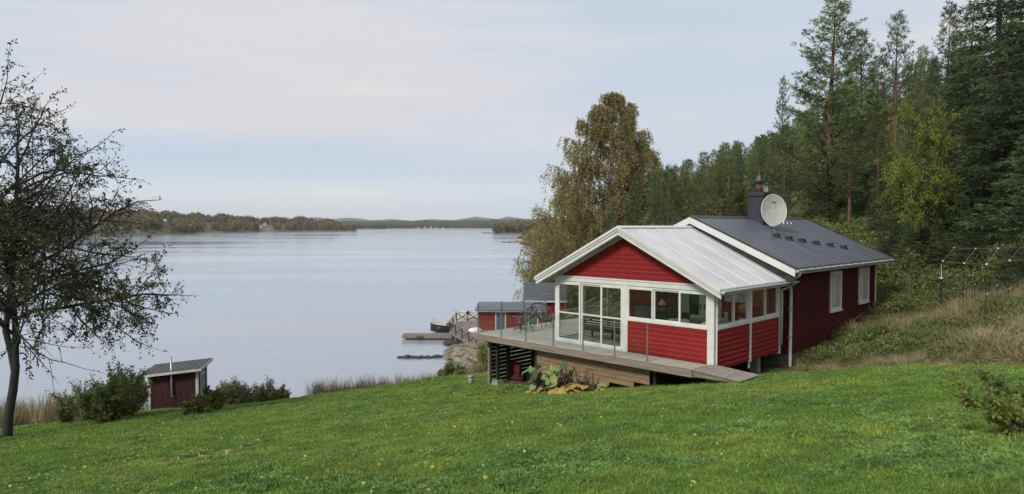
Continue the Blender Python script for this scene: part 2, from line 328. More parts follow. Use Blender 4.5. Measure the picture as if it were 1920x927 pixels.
CP += [(-27, 38, 1.8), (-16, 38, 1.3), (-9, 38, 1.6), (-6, 41, 1.6), (-3, 44, 3.0), (-28, 44, -.8), (-16, 43, -.7), (-9, 44, -.8), (-7.5, 52, -1.2), (-1, 50, 2.6), (-3.2, 55, 1.7), (-5.6, 63, -.8), (-3.0, 62, .9), (-2, 70, .6), (-6, 72, -1.2), (-2, 80, .5), (-6, 84, -1.5), (3, 62, 2.5), (2, 78, 1.2),
       (-60, 44, -2.5), (-60, 35, 1), (-40, 37, 1), (-45, 20, 5), (-40, 0, 8), (-20, -20, 12), (0, -25, 14), (20, -20, 15), (18, 0, 13.2), (12, 8, 11.2), (13, 14, 10.25), (10.8, 14.2, 9.98), (9, 5, 11.42), (10, 17, 9.42), (8.5, 12, 10.16), (11.8, 11, 10.6), (14.5, 17.5, 10.0), (16.5, 22, 10.0), (18, 26, 10.2), (20, 30, 10.9), (22, 38, 12), (27, 50, 14.5), (34, 60, 17), (16, 45, 10.5), (10, 45, 7.0), (14, 60, 8.5), (24, 70, 13), (40, 40, 17), (40, 15, 17), (60, 30, 24), (60, 70, 27),
       (4, 100, -.5), (1, 115, -1.5), (10, 100, 2.0), (22, 100, 8), (35, 100, 14), (60, 100, 26), (100, 100, 34), (33, 150, 12), (52, 150, 20), (80, 150, 30), (8, 150, .4), (4, 150, -1.2), (9, 230, 0), (5, 230, -1.5), (40, 230, 14), (80, 230, 28), (120, 230, 34), (9, 450, .1), (3, 450, -1.5), (60, 450, 12), (140, 450, 30), (9, 820, 0), (100, 820, 20), (150, 40, 38), (150, 300, 36), (2, 300, -2.5), (3, 370, -2.5), (2, 560, -2.5), (3, 680, -2.5), (9, 340, 0), (9, 560, 0), (9, 700, 0), (-20, 450, -3), (-20, 120, -3), (-40, 80, -3), (-60, 300, -3), (-60, 820, -3), (-120, 60, -3), (-120, 0, 4), (-120, 820, -3), (150, -30, 34), (-20, 60, -3)]
CP = np.array(CP, float)
def tps(r): 
    r = np.maximum(r, 1e-9); return r*r*np.log(r)
_n = len(CP); _K = tps(np.hypot(CP[:, None, 0]-CP[None, :, 0], CP[:, None, 1]-CP[None, :, 1]))+np.eye(_n)*.5
_P = np.c_[np.ones(_n), CP[:, :2]]; _A = np.block([[_K, _P], [_P.T, np.zeros((3, 3))]])
_W = np.linalg.solve(_A, np.r_[CP[:, 2], 0, 0, 0])
def vnoise(x, y, seed=0):
    "smooth value noise, vectorised"
    xi = np.floor(x).astype(np.int64); yi = np.floor(y).astype(np.int64); fx = x-xi; fy = y-yi
    def h(i, j): 
        q = (i*374761393+j*668265263+seed*974711) & 0x7fffffff; q = ((q ^ (q >> 13))*1274126177) & 0x7fffffff; return ((q ^ (q >> 16)) & 0xffff)/65535.
    fx = fx*fx*(3-2*fx); fy = fy*fy*(3-2*fy)
    return (h(xi, yi)*(1-fx)+h(xi+1, yi)*fx)*(1-fy)+(h(xi, yi+1)*(1-fx)+h(xi+1, yi+1)*fx)*fy
def lawn_mask(x, y):
    "1 inside the mown lawn"
    x = np.asarray(x, float); y = np.asarray(y, float)
    edge = np.interp(x, [-60, -26, -17, -9.9, -6.9, -4.3, -1.8, 0.5, 3, 12], [33, 32.5, 31.2, 31.6, 33.6, 38.0, 37.8, 35.5, 28, 28])
    right = np.interp(y, [-10, 4, 10, 14.2, 17.3, 19.3, 22.5, 40], [13, 12.2, 11.5, 10.9, 10.1, 8.3, 8.9, 8.9])
    u = (x-HO.x)*HUx[0]+(y-HO.y)*HUx[1]; v = (x-HO.x)*HVx[0]+(y-HO.y)*HVx[1]
    under = (u > -8.6) & (u < .1) & (v > -.5)
    return (y < edge+vnoise(x*.7, y*.7)*.6) & (x < right+vnoise(x, y, 3)*.5-.2) & ~under
def hgt(x, y):
    x = np.asarray(x, float); y = np.asarray(y, float); sh = x.shape; xf = x.ravel(); yf = y.ravel(); z = np.empty(len(xf))
    for i in range(0, len(xf), 40000):
        a = xf[i:i+40000]; b = yf[i:i+40000]
        z[i:i+40000] = tps(np.hypot(a[:, None]-CP[None, :, 0], b[:, None]-CP[None, :, 1])) @ _W[:_n]+_W[_n]+_W[_n+1]*a+_W[_n+2]*b
    lm = lawn_mask(xf, yf)
    amp = np.where(lm, .05, .22)
    z += (vnoise(xf*.45, yf*.45, 1)-.5)*amp+(vnoise(xf*1.7, yf*1.7, 2)-.5)*amp*.45
    far = np.clip((np.hypot(xf, yf)-60)/60, 0, 1); z += far*(vnoise(xf*.07, yf*.07, 5)-.5)*5*np.clip((z-2)/6, 0, 1)
    return np.clip(z, -4, 80).reshape(sh)
def h1(x, y): return float(hgt(np.array([x]), np.array([y]))[0])
def grad(lo, hi, dense_lo, dense_hi, step, k=1.09):
    a = list(np.arange(dense_lo, dense_hi, step)); s = step; q = dense_hi
    while q < hi: a.append(q); s *= k; q += s
    a.append(hi); s = step; q = dense_lo-step
    while q > lo: a.insert(0, q); s *= k; q -= s
    a.insert(0, lo); return np.array(a)
gx = grad(-130, 170, -30, 24, .35); gy = grad(-35, 830, 2, 46, .35)
GX, GY = np.meshgrid(gx, gy); GZ = hgt(GX, GY)
nxg, nyg = len(gx), len(gy); idx = np.arange(nxg*nyg).reshape(nyg, nxg)
quads = np.stack([idx[:-1, :-1], idx[:-1, 1:], idx[1:, 1:], idx[1:, :-1]], -1).reshape(-1, 4)
def ground_material():
    m = bpy.data.materials.new('ground_soil_and_lawn'); m.use_nodes = True; t = m.node_tree; p = t.nodes['Principled BSDF']
    p.inputs['Roughness'].default_value = .95; p.inputs['Specular IOR Level'].default_value = .2
    tc = nn(t, 'ShaderNodeTexCoord')
    def no(s, d=5, off=0):
        mp = nn(t, 'ShaderNodeMapping'); mp.inputs['Location'].default_value = (off, off, 0); t.links.new(tc.outputs['Object'], mp.inputs[0])
        n = nn(t, 'ShaderNodeTexNoise'); n.inputs['Scale'].default_value = s; n.inputs['Detail'].default_value = d; t.links.new(mp.outputs[0], n.inputs['Vector']); return n.outputs['Fac']
    fine = ramp(t, no(22, 6), [(.35, (.045, .10, .018)), (.65, (.10, .20, .035))])
    patch = ramp(t, no(.5, 4, 9), [(.42, (.7, .82, .75)), (.60, (1.15, 1.08, 1.0))])
    lawn = mix(t, 1.0, fine, patch, 'MULTIPLY')
    wild = ramp(t, no(2.2, 8, 4), [(.3, (.030, .032, .014)), (.5, (.055, .055, .022)), (.68, (.12, .095, .05))])
    duff = ramp(t, no(.35, 7, 14), [(.42, (.035, .035, .016)), (.56, (.075, .07, .032)), (.68, (.20, .20, .12))])
    a = nn(t, 'ShaderNodeAttribute'); a.attribute_name = 'zone'; sp = nn(t, 'ShaderNodeSeparateColor'); t.links.new(a.outputs['Color'], sp.inputs[0])
    c = mix(t, sp.outputs[0], wild, lawn); c = mix(t, sp.outputs[1], c, duff); c = mix(t, sp.outputs[2], c, (.05, .045, .03))
    t.links.new(c, p.inputs['Base Color'])
    b = nn(t, 'ShaderNodeBump'); b.inputs['Strength'].default_value = .6; b.inputs['Distance'].default_value = .05; t.links.new(no(14, 6, 2), b.inputs['Height']); t.links.new(b.outputs[0], p.inputs['Normal'])
    return m
me = npmesh('ground', np.c_[GX.ravel(), GY.ravel(), GZ.ravel()], [quads], ground_material(), smooth=True)
ca = me.color_attributes.new('zone', 'FLOAT_COLOR', 'POINT')
lm = lawn_mask(GX.ravel(), GY.ravel()).astype(float)
dst = np.hypot(GX.ravel(), GY.ravel()); duff = np.clip((dst-34)/14, 0, 1)*(1-lm)
shore = np.clip((1.2-GZ.ravel())/1.2, 0, 1)*(dst > 30)
zc_ = np.zeros((len(lm), 4), np.float32); zc_[:, 0] = lm; zc_[:, 1] = duff; zc_[:, 2] = shore; zc_[:, 3] = 1
ca.data.foreach_set('color', zc_.ravel())
tag(link('ground', me), kind='structure')

def water_material():
    m = bpy.data.materials.new('lake_water'); m.use_nodes = True; t = m.node_tree; p = t.nodes['Principled BSDF']
    p.inputs['Base Color'].default_value = (.27, .31, .38, 1); p.inputs['Roughness'].default_value = .07; p.inputs['IOR'].default_value = 1.6; p.inputs['Specular IOR Level'].default_value = .62
    tc = nn(t, 'ShaderNodeTexCoord')
    def no(s, st, d=3, rot=0):
        mp = nn(t, 'ShaderNodeMapping'); mp.inputs['Scale'].default_value = st; mp.inputs['Rotation'].default_value = (0, 0, rot); t.links.new(tc.outputs['Object'], mp.inputs[0])
        n = nn(t, 'ShaderNodeTexNoise'); n.inputs['Scale'].default_value = s; n.inputs['Detail'].default_value = d; t.links.new(mp.outputs[0], n.inputs['Vector']); return n.outputs['Fac']
    h = mth(t, 'ADD', mth(t, 'MULTIPLY', no(.55, (.35, 1.3, 1), 4, .15), 1.0), mth(t, 'MULTIPLY', no(2.6, (.5, 1.2, 1), 3, -.2), .22))
    calm = ramp(t, no(.014, (.3, 1.9, 1), 5, .1), [(.40, (.2,)*3), (.58, (1,)*3)])
    b = nn(t, 'ShaderNodeBump'); b.inputs['Strength'].default_value = .22; b.inputs['Distance'].default_value = .12
    t.links.new(mth(t, 'MULTIPLY', h, calm), b.inputs['Height']); t.links.new(b.outputs[0], p.inputs['Normal'])
    t.links.new(mth(t, 'ADD', mth(t, 'MULTIPLY', calm, .14), .04), p.inputs['Roughness'])
    return m
mb = MB(); mb.add([(-9000, -400, 0), (9000, -400, 0), (9000, 16000, 0), (-9000, 16000, 0)], [(0, 1, 2, 3)])
tag(mb.build('lake_water', water_material()), kind='structure')

# ------------------------------------------------------------------ scatter (geometry nodes) for uncountable growth
def scatter(name, P, rot, scl, idx, srcs, label, cat, kind='stuff'):
    me = bpy.data.meshes.new(name); P = np.asarray(P, np.float32); me.vertices.add(len(P)); me.vertices.foreach_set('co', P.ravel())
    for nm, ty, dat in (('rot', 'FLOAT_VECTOR', rot), ('scl', 'FLOAT', scl), ('idx', 'INT', idx)):
        a = me.attributes.new(nm, ty, 'POINT')
        a.data.foreach_set('vector' if ty == 'FLOAT_VECTOR' else 'value', np.asarray(dat, np.int32 if ty == 'INT' else np.float32).ravel())
    me.update(); o = link(name, me); tag(o, label, cat, kind=kind)
    g = bpy.data.node_groups.new(name+'_nodes', 'GeometryNodeTree'); g.interface.new_socket('Geometry', in_out='INPUT', socket_type='NodeSocketGeometry'); g.interface.new_socket('Geometry', in_out='OUTPUT', socket_type='NodeSocketGeometry')
    gi = g.nodes.new('NodeGroupInput'); go = g.nodes.new('NodeGroupOutput'); jn = g.nodes.new('GeometryNodeJoinGeometry')
    def attr(n_, ty):
        a = g.nodes.new('GeometryNodeInputNamedAttribute'); a.data_type = ty; a.inputs[0].default_value = n_; return a.outputs[0]
    ar, as_, ai = attr('rot', 'FLOAT_VECTOR'), attr('scl', 'FLOAT'), attr('idx', 'INT')
    for k, s_ in enumerate(srcs):
        ob = bpy.data.objects.new(name+'_source', s_)
        oi = g.nodes.new('GeometryNodeObjectInfo'); oi.inputs['Object'].default_value = ob; oi.inputs['As Instance'].default_value = True
        ip = g.nodes.new('GeometryNodeInstanceOnPoints'); cmp = g.nodes.new('FunctionNodeCompare'); cmp.data_type = 'INT'; cmp.operation = 'EQUAL'
        ia = [i for i in cmp.inputs if i.type == 'INT']; g.links.new(ai, ia[0]); ia[1].default_value = k
        g.links.new(gi.outputs[0], ip.inputs['Points']); g.links.new(cmp.outputs[0], ip.inputs['Selection']); g.links.new(oi.outputs['Geometry'], ip.inputs['Instance'])
        er = g.nodes.new('FunctionNodeEulerToRotation'); g.links.new(ar, er.inputs[0]); g.links.new(er.outputs[0], ip.inputs['Rotation']); g.links.new(as_, ip.inputs['Scale'])
        g.links.new(ip.outputs[0], jn.inputs[0])
    g.links.new(jn.outputs[0], go.inputs[0])
    md = o.modifiers.new('scatter', 'NODES'); md.node_group = g; return o

def leaves(C, D, L, W, fold=0.0, rng=RNG):
    "diamond leaves: centres C, directions D (n,3), lengths, widths -> V, quads"
    n = len(C); D = D/np.maximum(np.linalg.norm(D, axis=1, keepdims=True), 1e-6)
    rnd = rng.normal(size=(n, 3)); S_ = np.cross(D, rnd); S_ /= np.maximum(np.linalg.norm(S_, axis=1, keepdims=True), 1e-6)
    L = np.asarray(L).reshape(-1, 1)*np.ones((n, 1)); W = np.asarray(W).reshape(-1, 1)*np.ones((n, 1))
    up = np.cross(S_, D)
    V = np.stack([C, C+D*L*.45+S_*W*.5+up*fold*W, C+D*L, C+D*L*.45-S_*W*.5+up*fold*W], 1).reshape(-1, 3)
    return V, np.arange(4*n).reshape(n, 4)
def blades(n, r, h0, h1, wd, lean, rng):
    a = rng.uniform(0, 2*np.pi, n); rr = r*np.sqrt(rng.uniform(0, 1, n)); b = np.c_[rr*np.cos(a), rr*np.sin(a), np.zeros(n)]
    h = rng.uniform(h0, h1, n)[:, None]; d = rng.normal(size=(n, 2))*lean; t = rng.uniform(0, np.pi, n); s = np.c_[np.cos(t), np.sin(t), np.zeros(n)]*wd/2
    m1 = b+np.c_[d*.35, np.ones(n)*.6]*h; tip = b+np.c_[d, np.ones(n)*.9]*h
    V = np.stack([b-s, b+s, m1+s*.8, m1-s*.8, tip], 1).reshape(-1, 3); k = np.arange(n)*5
    return V, [np.c_[k, k+1, k+2, k+3], np.c_[k+3, k+2, k+4]]
def blade_mesh(name, n, r, h0, h1, wd, lean, mats, probs, seed):
    rng = np.random.default_rng(seed); V, F = blades(n, r, h0, h1, wd, lean, rng); mi = rng.choice(len(mats), n, p=probs)
    return npmesh(name, V, F, mats, np.r_[mi, mi])
def leaf_clump(name, n, rad, h, L, W, mats, probs, seed, fold=.1, stems=6, up=.5):
    rng = np.random.default_rng(seed); q = rng.normal(size=(n, 3)); q /= np.linalg.norm(q, axis=1, keepdims=True); q[:, 2] = abs(q[:, 2])
    rr = rng.uniform(.35, 1, n)[:, None]**.6; C = q*rr*np.array([rad, rad, h]); D = q+rng.normal(size=(n, 3))*.6+np.array([0, 0, up])
    V, F = leaves(C, D, rng.uniform(.7, 1.3, n)*L, rng.uniform(.7, 1.3, n)*W, fold, rng); mi = list(rng.choice(len(mats), n, p=probs))
    return npmesh(name, V, [F], mats, mi)

# ------------------------------------------------------------------ far land across the lake
def strip(name, cols, seed):
    "cols: (x, y, inland_dx, inland_dy, depth, height) along the shoreline"
    V = []; nr = 7
    for i, (x, y, dx, dy, dep, h) in enumerate(cols):
        for j in range(nr):
            f = j/(nr-1); z = -.6 if j == 0 else .5+h*math.sin(min(1, f*1.15)*math.pi/2)**1.4*(1+.12*math.sin(i*1.7+seed))
            if j == nr-1: z = -.6
            V.append((x+dx*dep*f, y+dy*dep*f, z))
    F = [(i*nr+j, (i+1)*nr+j, (i+1)*nr+j+1, i*nr+j+1) for i in range(len(cols)-1) for j in range(nr-1)]
    return np.array(V), np.array(F)
def shore_from_px(pts, depth, hpx):
    "pts (px, waterline y, skyline y); the tree tops reach the skyline, hpx = tree height in m"
    cols = []
    for px, wy, sy in pts:
        d = EYE*F_PX/(wy-424.0); p = at(px, wy, d); top = (424.0-sy)/F_PX*(d+depth*.55)+EYE
        cols.append((p.x, d, p.x/d, 1.0, depth, max(.6, top-hpx)))
    return cols
def densify(pts, step, seed, jit=0.0):
    r = random.Random(seed); o = []
    for a, b in zip(pts[:-1], pts[1:]):
        n = max(1, int(abs(b[0]-a[0])/step))
        for k in range(n):
            t = k/n; o.append(tuple(a[i]+(b[i]-a[i])*t+(r.uniform(-jit, jit) if i == 2 else 0) for i in range(3)))
    o.append(pts[-1]); return o
far_ground = M('far_shore_ground', (.17, .165, .08), .95, .3, .02, col2=(.08, .09, .045))
reed_ground = M('far_reed_bank', (.23, .17, .10), .95, .2, .05)
FT = []
def far_tree_mesh(name, kind, seed):
    rng = np.random.default_rng(seed); n = 150
    if kind == 'con':
        t = rng.uniform(.08, 1, n)**.8; a = rng.uniform(0, 2*np.pi, n); r = (1-t)*.26*rng.uniform(.3, 1, n)+.01
        C = np.c_[r*np.cos(a), r*np.sin(a), t]; D = np.c_[np.cos(a), np.sin(a), -.2*np.ones(n)]+rng.normal(size=(n, 3))*.3; L = .16*(1.2-t); W = .07
    else:
        q = rng.normal(size=(n, 3)); q /= np.linalg.norm(q, axis=1, keepdims=True); rr = rng.uniform(.2, 1, n)[:, None]**.5
        C = q*rr*np.array([.27, .27, .40])+np.array([0, 0, .56]); D = rng.normal(size=(n, 3)); L = .14*np.ones(n); W = .12
    V, F = leaves(C, D, L, W, .1, rng); mats = {'con': [LF['far_a']], 'aut': [LF['far_b']], 'bare': [LF['far_c']]}[kind]
    V2 = np.array([(-.012, 0, 0), (.012, 0, 0), (.008, 0, .6), (-.008, 0, .6)]); V = np.r_[V, V2]; F = np.r_[F, [[len(V)-4, len(V)-3, len(V)-2, len(V)-1]]]
    return npmesh(name, V, [F], mats)
FT = [far_tree_mesh('far_tree', k, 50+i) for i, k in enumerate(('con', 'con', 'aut', 'aut', 'bare'))]
def far_land(nm, pts, depth, th, probs, dens, seed, label, clear=()):
    cols = shore_from_px(densify(pts, 12, seed, .8), depth, th*.9); V, F = strip(nm, cols, seed)
    tag(link(nm, npmesh(nm, V, [F], far_ground, smooth=True)), kind='structure')
    rng = np.random.default_rng(seed); P = []; nr = 7; G = V.reshape(len(cols), nr, 3)
    wd = sum(abs(G[i+1, 0, 0]-G[i, 0, 0]) for i in range(len(cols)-1)); n = int(wd*depth*dens)
    fi = rng.uniform(0, len(cols)-1.001, n); fj = rng.uniform(.35, nr-1.3, n)**1.0; i0 = fi.astype(int); j0 = fj.astype(int); a = (fi-i0)[:, None]; b = (fj-j0)[:, None]
    P = (G[i0, j0]*(1-a)*(1-b)+G[i0+1, j0]*a*(1-b)+G[i0, j0+1]*(1-a)*b+G[i0+1, j0+1]*a*b)
    keep = np.ones(n, bool)
    for q_ in clear:      # clearings round the houses, open toward the water
        px_ = P[:, 0]/P[:, 1]-q_.x/q_.y; keep &= ~((abs(px_)*q_.y < 7.5) & (P[:, 1] < q_.y+6))
    cl = vnoise(P[:, 0]*.012, P[:, 1]*.012, seed) ; P = P[keep]; n = len(P); cl = cl[keep]
    pr = np.array(probs); id_ = np.array([rng.choice(5, p=pr) for _ in range(n)]); id_ = np.where((cl > .6) & (rng.uniform(size=n) < .6), rng.choice([2, 3, 4], n), id_)
    scatter(nm+'_forest', P, np.c_[np.zeros(n), np.zeros(n), rng.uniform(0, 6.28, n)], rng.uniform(.55, 1.25, n)*th, id_, FT, label, 'forest')
    return G

# ------------------------------------------------------------------ trees
def tubes_np(T, n=3):
    "many thin tubes at once: T list of (pts (k,3), radii (k,)) -> V, quads"
    V = []; F = []; b = 0; ang = np.arange(n)*2*np.pi/n
    for pts, rad in T:
        pts = np.asarray(pts); k = len(pts); d = np.gradient(pts, axis=0); d /= np.maximum(np.linalg.norm(d, axis=1, keepdims=True), 1e-9)
        ref = np.array([0, 0, 1.]) if abs(d[0, 2]) < .8 else np.array([1., 0, 0])
        r = np.cross(d, ref); r /= np.maximum(np.linalg.norm(r, axis=1, keepdims=True), 1e-9); q = np.cross(d, r)
        ring = pts[:, None, :]+(r[:, None, :]*np.cos(ang)[None, :, None]+q[:, None, :]*np.sin(ang)[None, :, None])*np.asarray(rad)[:, None, None]
        V.append(ring.reshape(-1, 3)); i = np.arange(k-1)[:, None]*n; j = np.arange(n)[None, :]; j2 = (j+1) % n
        F.append((np.stack([i+j, i+j2, i+n+j2, i+n+j], -1)+b).reshape(-1, 4)); b += k*n
    return np.concatenate(V), np.concatenate(F)
def conifer(seed, H, cb, rmax, kind, nbr, tufts, mats, probs, bark, bl=.30, bw=.05, lean=0.0, dead=14, trunk_r=None):
    "one conifer: trunk mesh (with limbs) and crown mesh (needle sprays)"
    rng = np.random.default_rng(seed); tr = trunk_r or H*.011+.03
    zs = np.linspace(-.4, H, 14); ax = lambda z: np.array([lean*z+math.sin(z*.35+seed)*.10, math.cos(z*.3+seed)*.10, z])
    wood = [(np.array([ax(z) for z in zs]), np.maximum(tr*(1-(zs/H).clip(0, 1))**.8, .012))]
    tw, tF = tubes_np([wood[0]], 9); limbs = []; C = []; D = []
    for i in range(nbr):
        t = (i+rng.uniform(0, 1))/nbr; t = t**.85; z = cb+(H-cb)*t
        if kind == 'pine': prof = (1-t)**.62*(.55+.45*min(1, (t+.15)*4)); L = rmax*prof*rng.uniform(.45, 1.1)+.15; el = rng.uniform(-.05, .35)+t*.55; curve = .25
        else: prof = (1-t)**.85; L = rmax*prof*rng.uniform(.7, 1.12)+.10; el = .30*t-.32+rng.uniform(-.1, .12); curve = .16
        a = i*2.4+rng.uniform(-.5, .5); hd = np.array([math.cos(a), math.sin(a), 0]); k = 6; s = np.linspace(0, 1, k)[:, None]
        p0 = ax(z); wob = np.cumsum(rng.normal(size=(k, 3))*.035*L, axis=0); wob[0] = 0
        pts = p0+hd*L*s*math.cos(el)+np.array([0, 0, 1.])*(L*s*math.sin(el)+L*curve*s*s)+wob
        limbs.append((pts, np.linspace(max(.008, tr*.28*(1-t)**.5*min(1, L/2)), .004, k)))
        ntw = max(3, int(L*(5.5 if kind == 'spruce' else 4.2)))
        for j in range(ntw):
            f = (.28 if kind == 'pine' else .12)+(1-(.28 if kind == 'pine' else .12))*(j+rng.uniform(0, 1))/ntw; q = f*(k-1); q0 = min(int(q), k-2); b = pts[q0]*(1-(q-q0))+pts[q0+1]*(q-q0)
            sd = 1 if j % 2 else -1; side = np.array([-hd[1], hd[0], 0])*sd; l = L*(.42 if kind == 'spruce' else .34)*(1.1-f)+.12
            dr = hd*.75+side*rng.uniform(.5, 1.1)+np.array([0, 0, rng.uniform(-.25, .15) if kind == 'spruce' else rng.uniform(-.05, .5)]); dr /= np.linalg.norm(dr)
            e = b+dr*l; limbs.append((np.array([b, (b+e)/2+rng.normal(size=3)*.02, e]), np.array([.007, .005, .003])))
            m = max(2, int(tufts*(l+.25))); 
            if kind == 'pine':
                f2 = rng.uniform(.35, 1.08, m)[:, None]; cc = b+dr*l*f2+rng.normal(size=(m, 3))*.05; dd = dr*.7+rng.normal(size=(m, 3))*.75+np.array([0, 0, .55])
            else:
                f2 = rng.uniform(0, 1.05, m)[:, None]; cc = b+dr*l*f2+rng.normal(size=(m, 3))*.03; dd = dr*1.1+rng.normal(size=(m, 3))*.55+np.array([0, 0, -.22])
            C.append(cc); D.append(dd)
    for i in range(dead):
        z = cb*rng.uniform(.25, 1.05); a = rng.uniform(0, 6.28); L = rng.uniform(.4, 1.0)*rmax*.55; hd = np.array([math.cos(a), math.sin(a), rng.uniform(-.35, .15)])
        p0 = ax(z); limbs.append((np.array([p0, p0+hd*L*.5, p0+hd*L+rng.normal(size=3)*.1]), np.array([.022, .013, .005])))
    V1, F1 = tubes_np(limbs, 3)
    trunk = npmesh('trunk', np.r_[tw, V1], [np.r_[tF, F1+len(tw)]], [bark, MT['twig']], np.r_[np.zeros(len(tF)), np.ones(len(F1))], smooth=True)
    C = np.concatenate(C); D = np.concatenate(D); n = len(C); V, F = leaves(C, D, rng.uniform(.6, 1.2, n)*bl, rng.uniform(.7, 1.3, n)*bw, .15, rng)
    g = vnoise(C[:, 0]*1.1+C[:, 2]*.7, C[:, 1]*1.1-C[:, 2]*.4, seed); base = rng.choice(len(mats), n, p=probs); mi = np.where((g > .62) & (rng.uniform(size=n) < .7), 1 % len(mats), np.where((g < .36) & (rng.uniform(size=n) < .7), 2 % len(mats), base))
    crown = npmesh('crown', V, [F], mats, mi); return trunk, crown
def branchy(seed, start, dirs, L0, r0, levels, mats, probs, leaf_l, leaf_w, per_tip, spread=.75, ratio=.62, nch=4, gravity=0.0, bark=None, hang=0.0, crop=None, upbias=.25, dirbias=(0, 0, 0), leafdrop=None, jitter=.10, fold=.12, extra=(), taper0=None, fstart=.22):
    "a broad-leaved tree grown level by level: returns wood mesh and foliage mesh"
    rng = np.random.default_rng(seed); T = []; tips = []; thick = [(np.array(a_), np.array(b_)) for a_, b_ in extra]
    RT = ratio if hasattr(ratio, '__len__') else [ratio]*(levels+1)
    def grow(p, d, L, r, lv):
        k = 6 if lv < 2 else 5; pts = [p]; q = p.copy(); dd = d/np.linalg.norm(d)
        for i in range(k-1):
            grav = -gravity*(lv+1)*.10-(hang if lv >= levels-1 else 0)*(i+1)*.22
            dd = dd+rng.normal(size=3)*jitter+np.array([0, 0, grav])+np.array(dirbias)*.05*lv; dd /= np.linalg.norm(dd); q = q+dd*L/(k-1); pts.append(q.copy())
        pts = np.array(pts); rr = np.linspace(r, r*(.55 if lv < levels else .35), k); (thick if lv <= 1 else T).append((pts, rr))
        if lv >= levels: tips.append(pts); return
        if lv == levels-1: tips.append(pts[2:])
        m = nch[lv] if hasattr(nch, '__len__') else nch
        for j in range(m):
            f = fstart+(1-fstart)*(j+rng.uniform(.1, .9))/m; x = f*(k-1); i0 = min(int(x), k-2); b = pts[i0]*(1-(x-i0))+pts[i0+1]*(x-i0); loc = pts[i0+1]-pts[i0]; loc /= np.linalg.norm(loc)
            pr = rng.normal(size=3); pr -= loc*pr.dot(loc); pr /= np.linalg.norm(pr); nd = loc*(1-spread*.5)+pr*spread+np.array([0, 0, upbias if lv < 2 else 0])
            tp = taper0(f) if (taper0 and lv == 0) else (1.15-.4*f)
            grow(b, nd/np.linalg.norm(nd), L*RT[lv]*rng.uniform(.7, 1.2)*tp, r*.52*(1.15-.45*f), lv+1)
        e = pts[-1]; grow(e, dd, L*RT[lv]*(.9 if not (taper0 and lv == 0) else taper0(1.0)), r*.5, lv+1)
    for d, L, r, st in dirs: grow(np.array(st, float)+np.array(start, float), np.array(d, float), L*L0, r*r0, 0)
    V1, F1 = tubes_np(thick, 8); V2, F2 = tubes_np(T, 3)
    bark = bark or MT['bark']
    wood = npmesh('trunk', np.r_[V1, V2], [np.r_[F1, F2+len(V1)]], [bark, MT['twig']], np.r_[np.zeros(len(F1)), np.ones(len(F2))], smooth=True)
    C = []; D = []
    for pts in tips:
        m = rng.poisson(per_tip); 
        if m == 0: continue
        f = rng.uniform(0, 1, m)*(len(pts)-1); i0 = np.minimum(f.astype(int), len(pts)-2); fr = (f-i0)[:, None]; cc = pts[i0]*(1-fr)+pts[i0+1]*fr
        seg = pts[i0+1]-pts[i0]; seg /= np.maximum(np.linalg.norm(seg, axis=1, keepdims=True), 1e-6); C.append(cc+rng.normal(size=(m, 3))*leaf_l*.35); D.append(seg*.6+rng.normal(size=(m, 3))*.7+np.array([0, 0, -.35-hang]))
    C = np.concatenate(C); D = np.concatenate(D)
    if leafdrop is not None:
        kp = rng.uniform(size=len(C)) < leafdrop(C); C = C[kp]; D = D[kp]
    n = len(C); V, F = leaves(C, D, rng.uniform(.65, 1.25, n)*leaf_l, rng.uniform(.7, 1.25, n)*leaf_w, fold, rng)
    g = vnoise(C[:, 0]*.9+C[:, 2]*.6, C[:, 1]*.9+C[:, 2]*.3, seed+9); base = rng.choice(len(mats), n, p=probs); mi = np.where((g > .64) & (rng.uniform(size=n) < .55), 1 % len(mats), base)
    return wood, npmesh('crown', V, [F], mats, mi), n
def tree_obj(name, meshes, x, y, z, rz, s, label, cat, group=None, parts=('trunk', 'crown')):
    r = empty(name, (x, y, z), rz, label, cat, group); r.scale = (s, s, s) if not hasattr(s, '__len__') else s
    for nm, me_ in zip(parts, meshes): link(nm, me_, r)
    return r
PN = [LF['pine_a'], LF['pine_b'], LF['pine_c']]; SN = [LF['spr_a'], LF['spr_b'], LF['spr_c']]
PINES = [conifer(101, 13, 4.2, 2.3, 'pine', 80, 26, PN, (.5, .25, .25), MT['pinebark']),
         conifer(102, 14, 6.0, 2.0, 'pine', 66, 26, PN, (.5, .3, .2), MT['pinebark'], lean=.02),
         conifer(103, 12, 2.8, 2.4, 'pine', 90, 24, PN, (.45, .35, .2), MT['pinebark'], lean=-.015),
         conifer(104, 11, 2.0, 1.9, 'pine', 84, 24, PN, (.4, .45, .15), MT['pinebark'])]
SPRUCES = [conifer(111, 13, .9, 2.4, 'spruce', 120, 22, SN, (.5, .25, .25), MT['bark'], bl=.24, bw=.055),
           conifer(112, 11, .5, 2.1, 'spruce', 104, 22, SN, (.5, .2, .3), MT['bark'], bl=.24, bw=.055, lean=.01)]
DEC = [branchy(121, (0, 0, -.3), [((0, 0, 1), 1, 1, (0, 0, 0))], 3.6, .10, 3, [LF['row_b'], LF['bir_c'], LF['row_a']], (.5, .3, .2), .17, .11, 9, nch=(7, 5, 4), upbias=.55),
       branchy(122, (0, 0, -.3), [((.1, 0, 1), 1, 1, (0, 0, 0)), ((-.25, .1, 1), .8, .7, (0, 0, 0))], 3.2, .08, 3, [LF['bir_a'], LF['bir_d'], LF['bir_c']], (.45, .2, .35), .15, .10, 9, nch=(6, 5, 4), upbias=.5)]

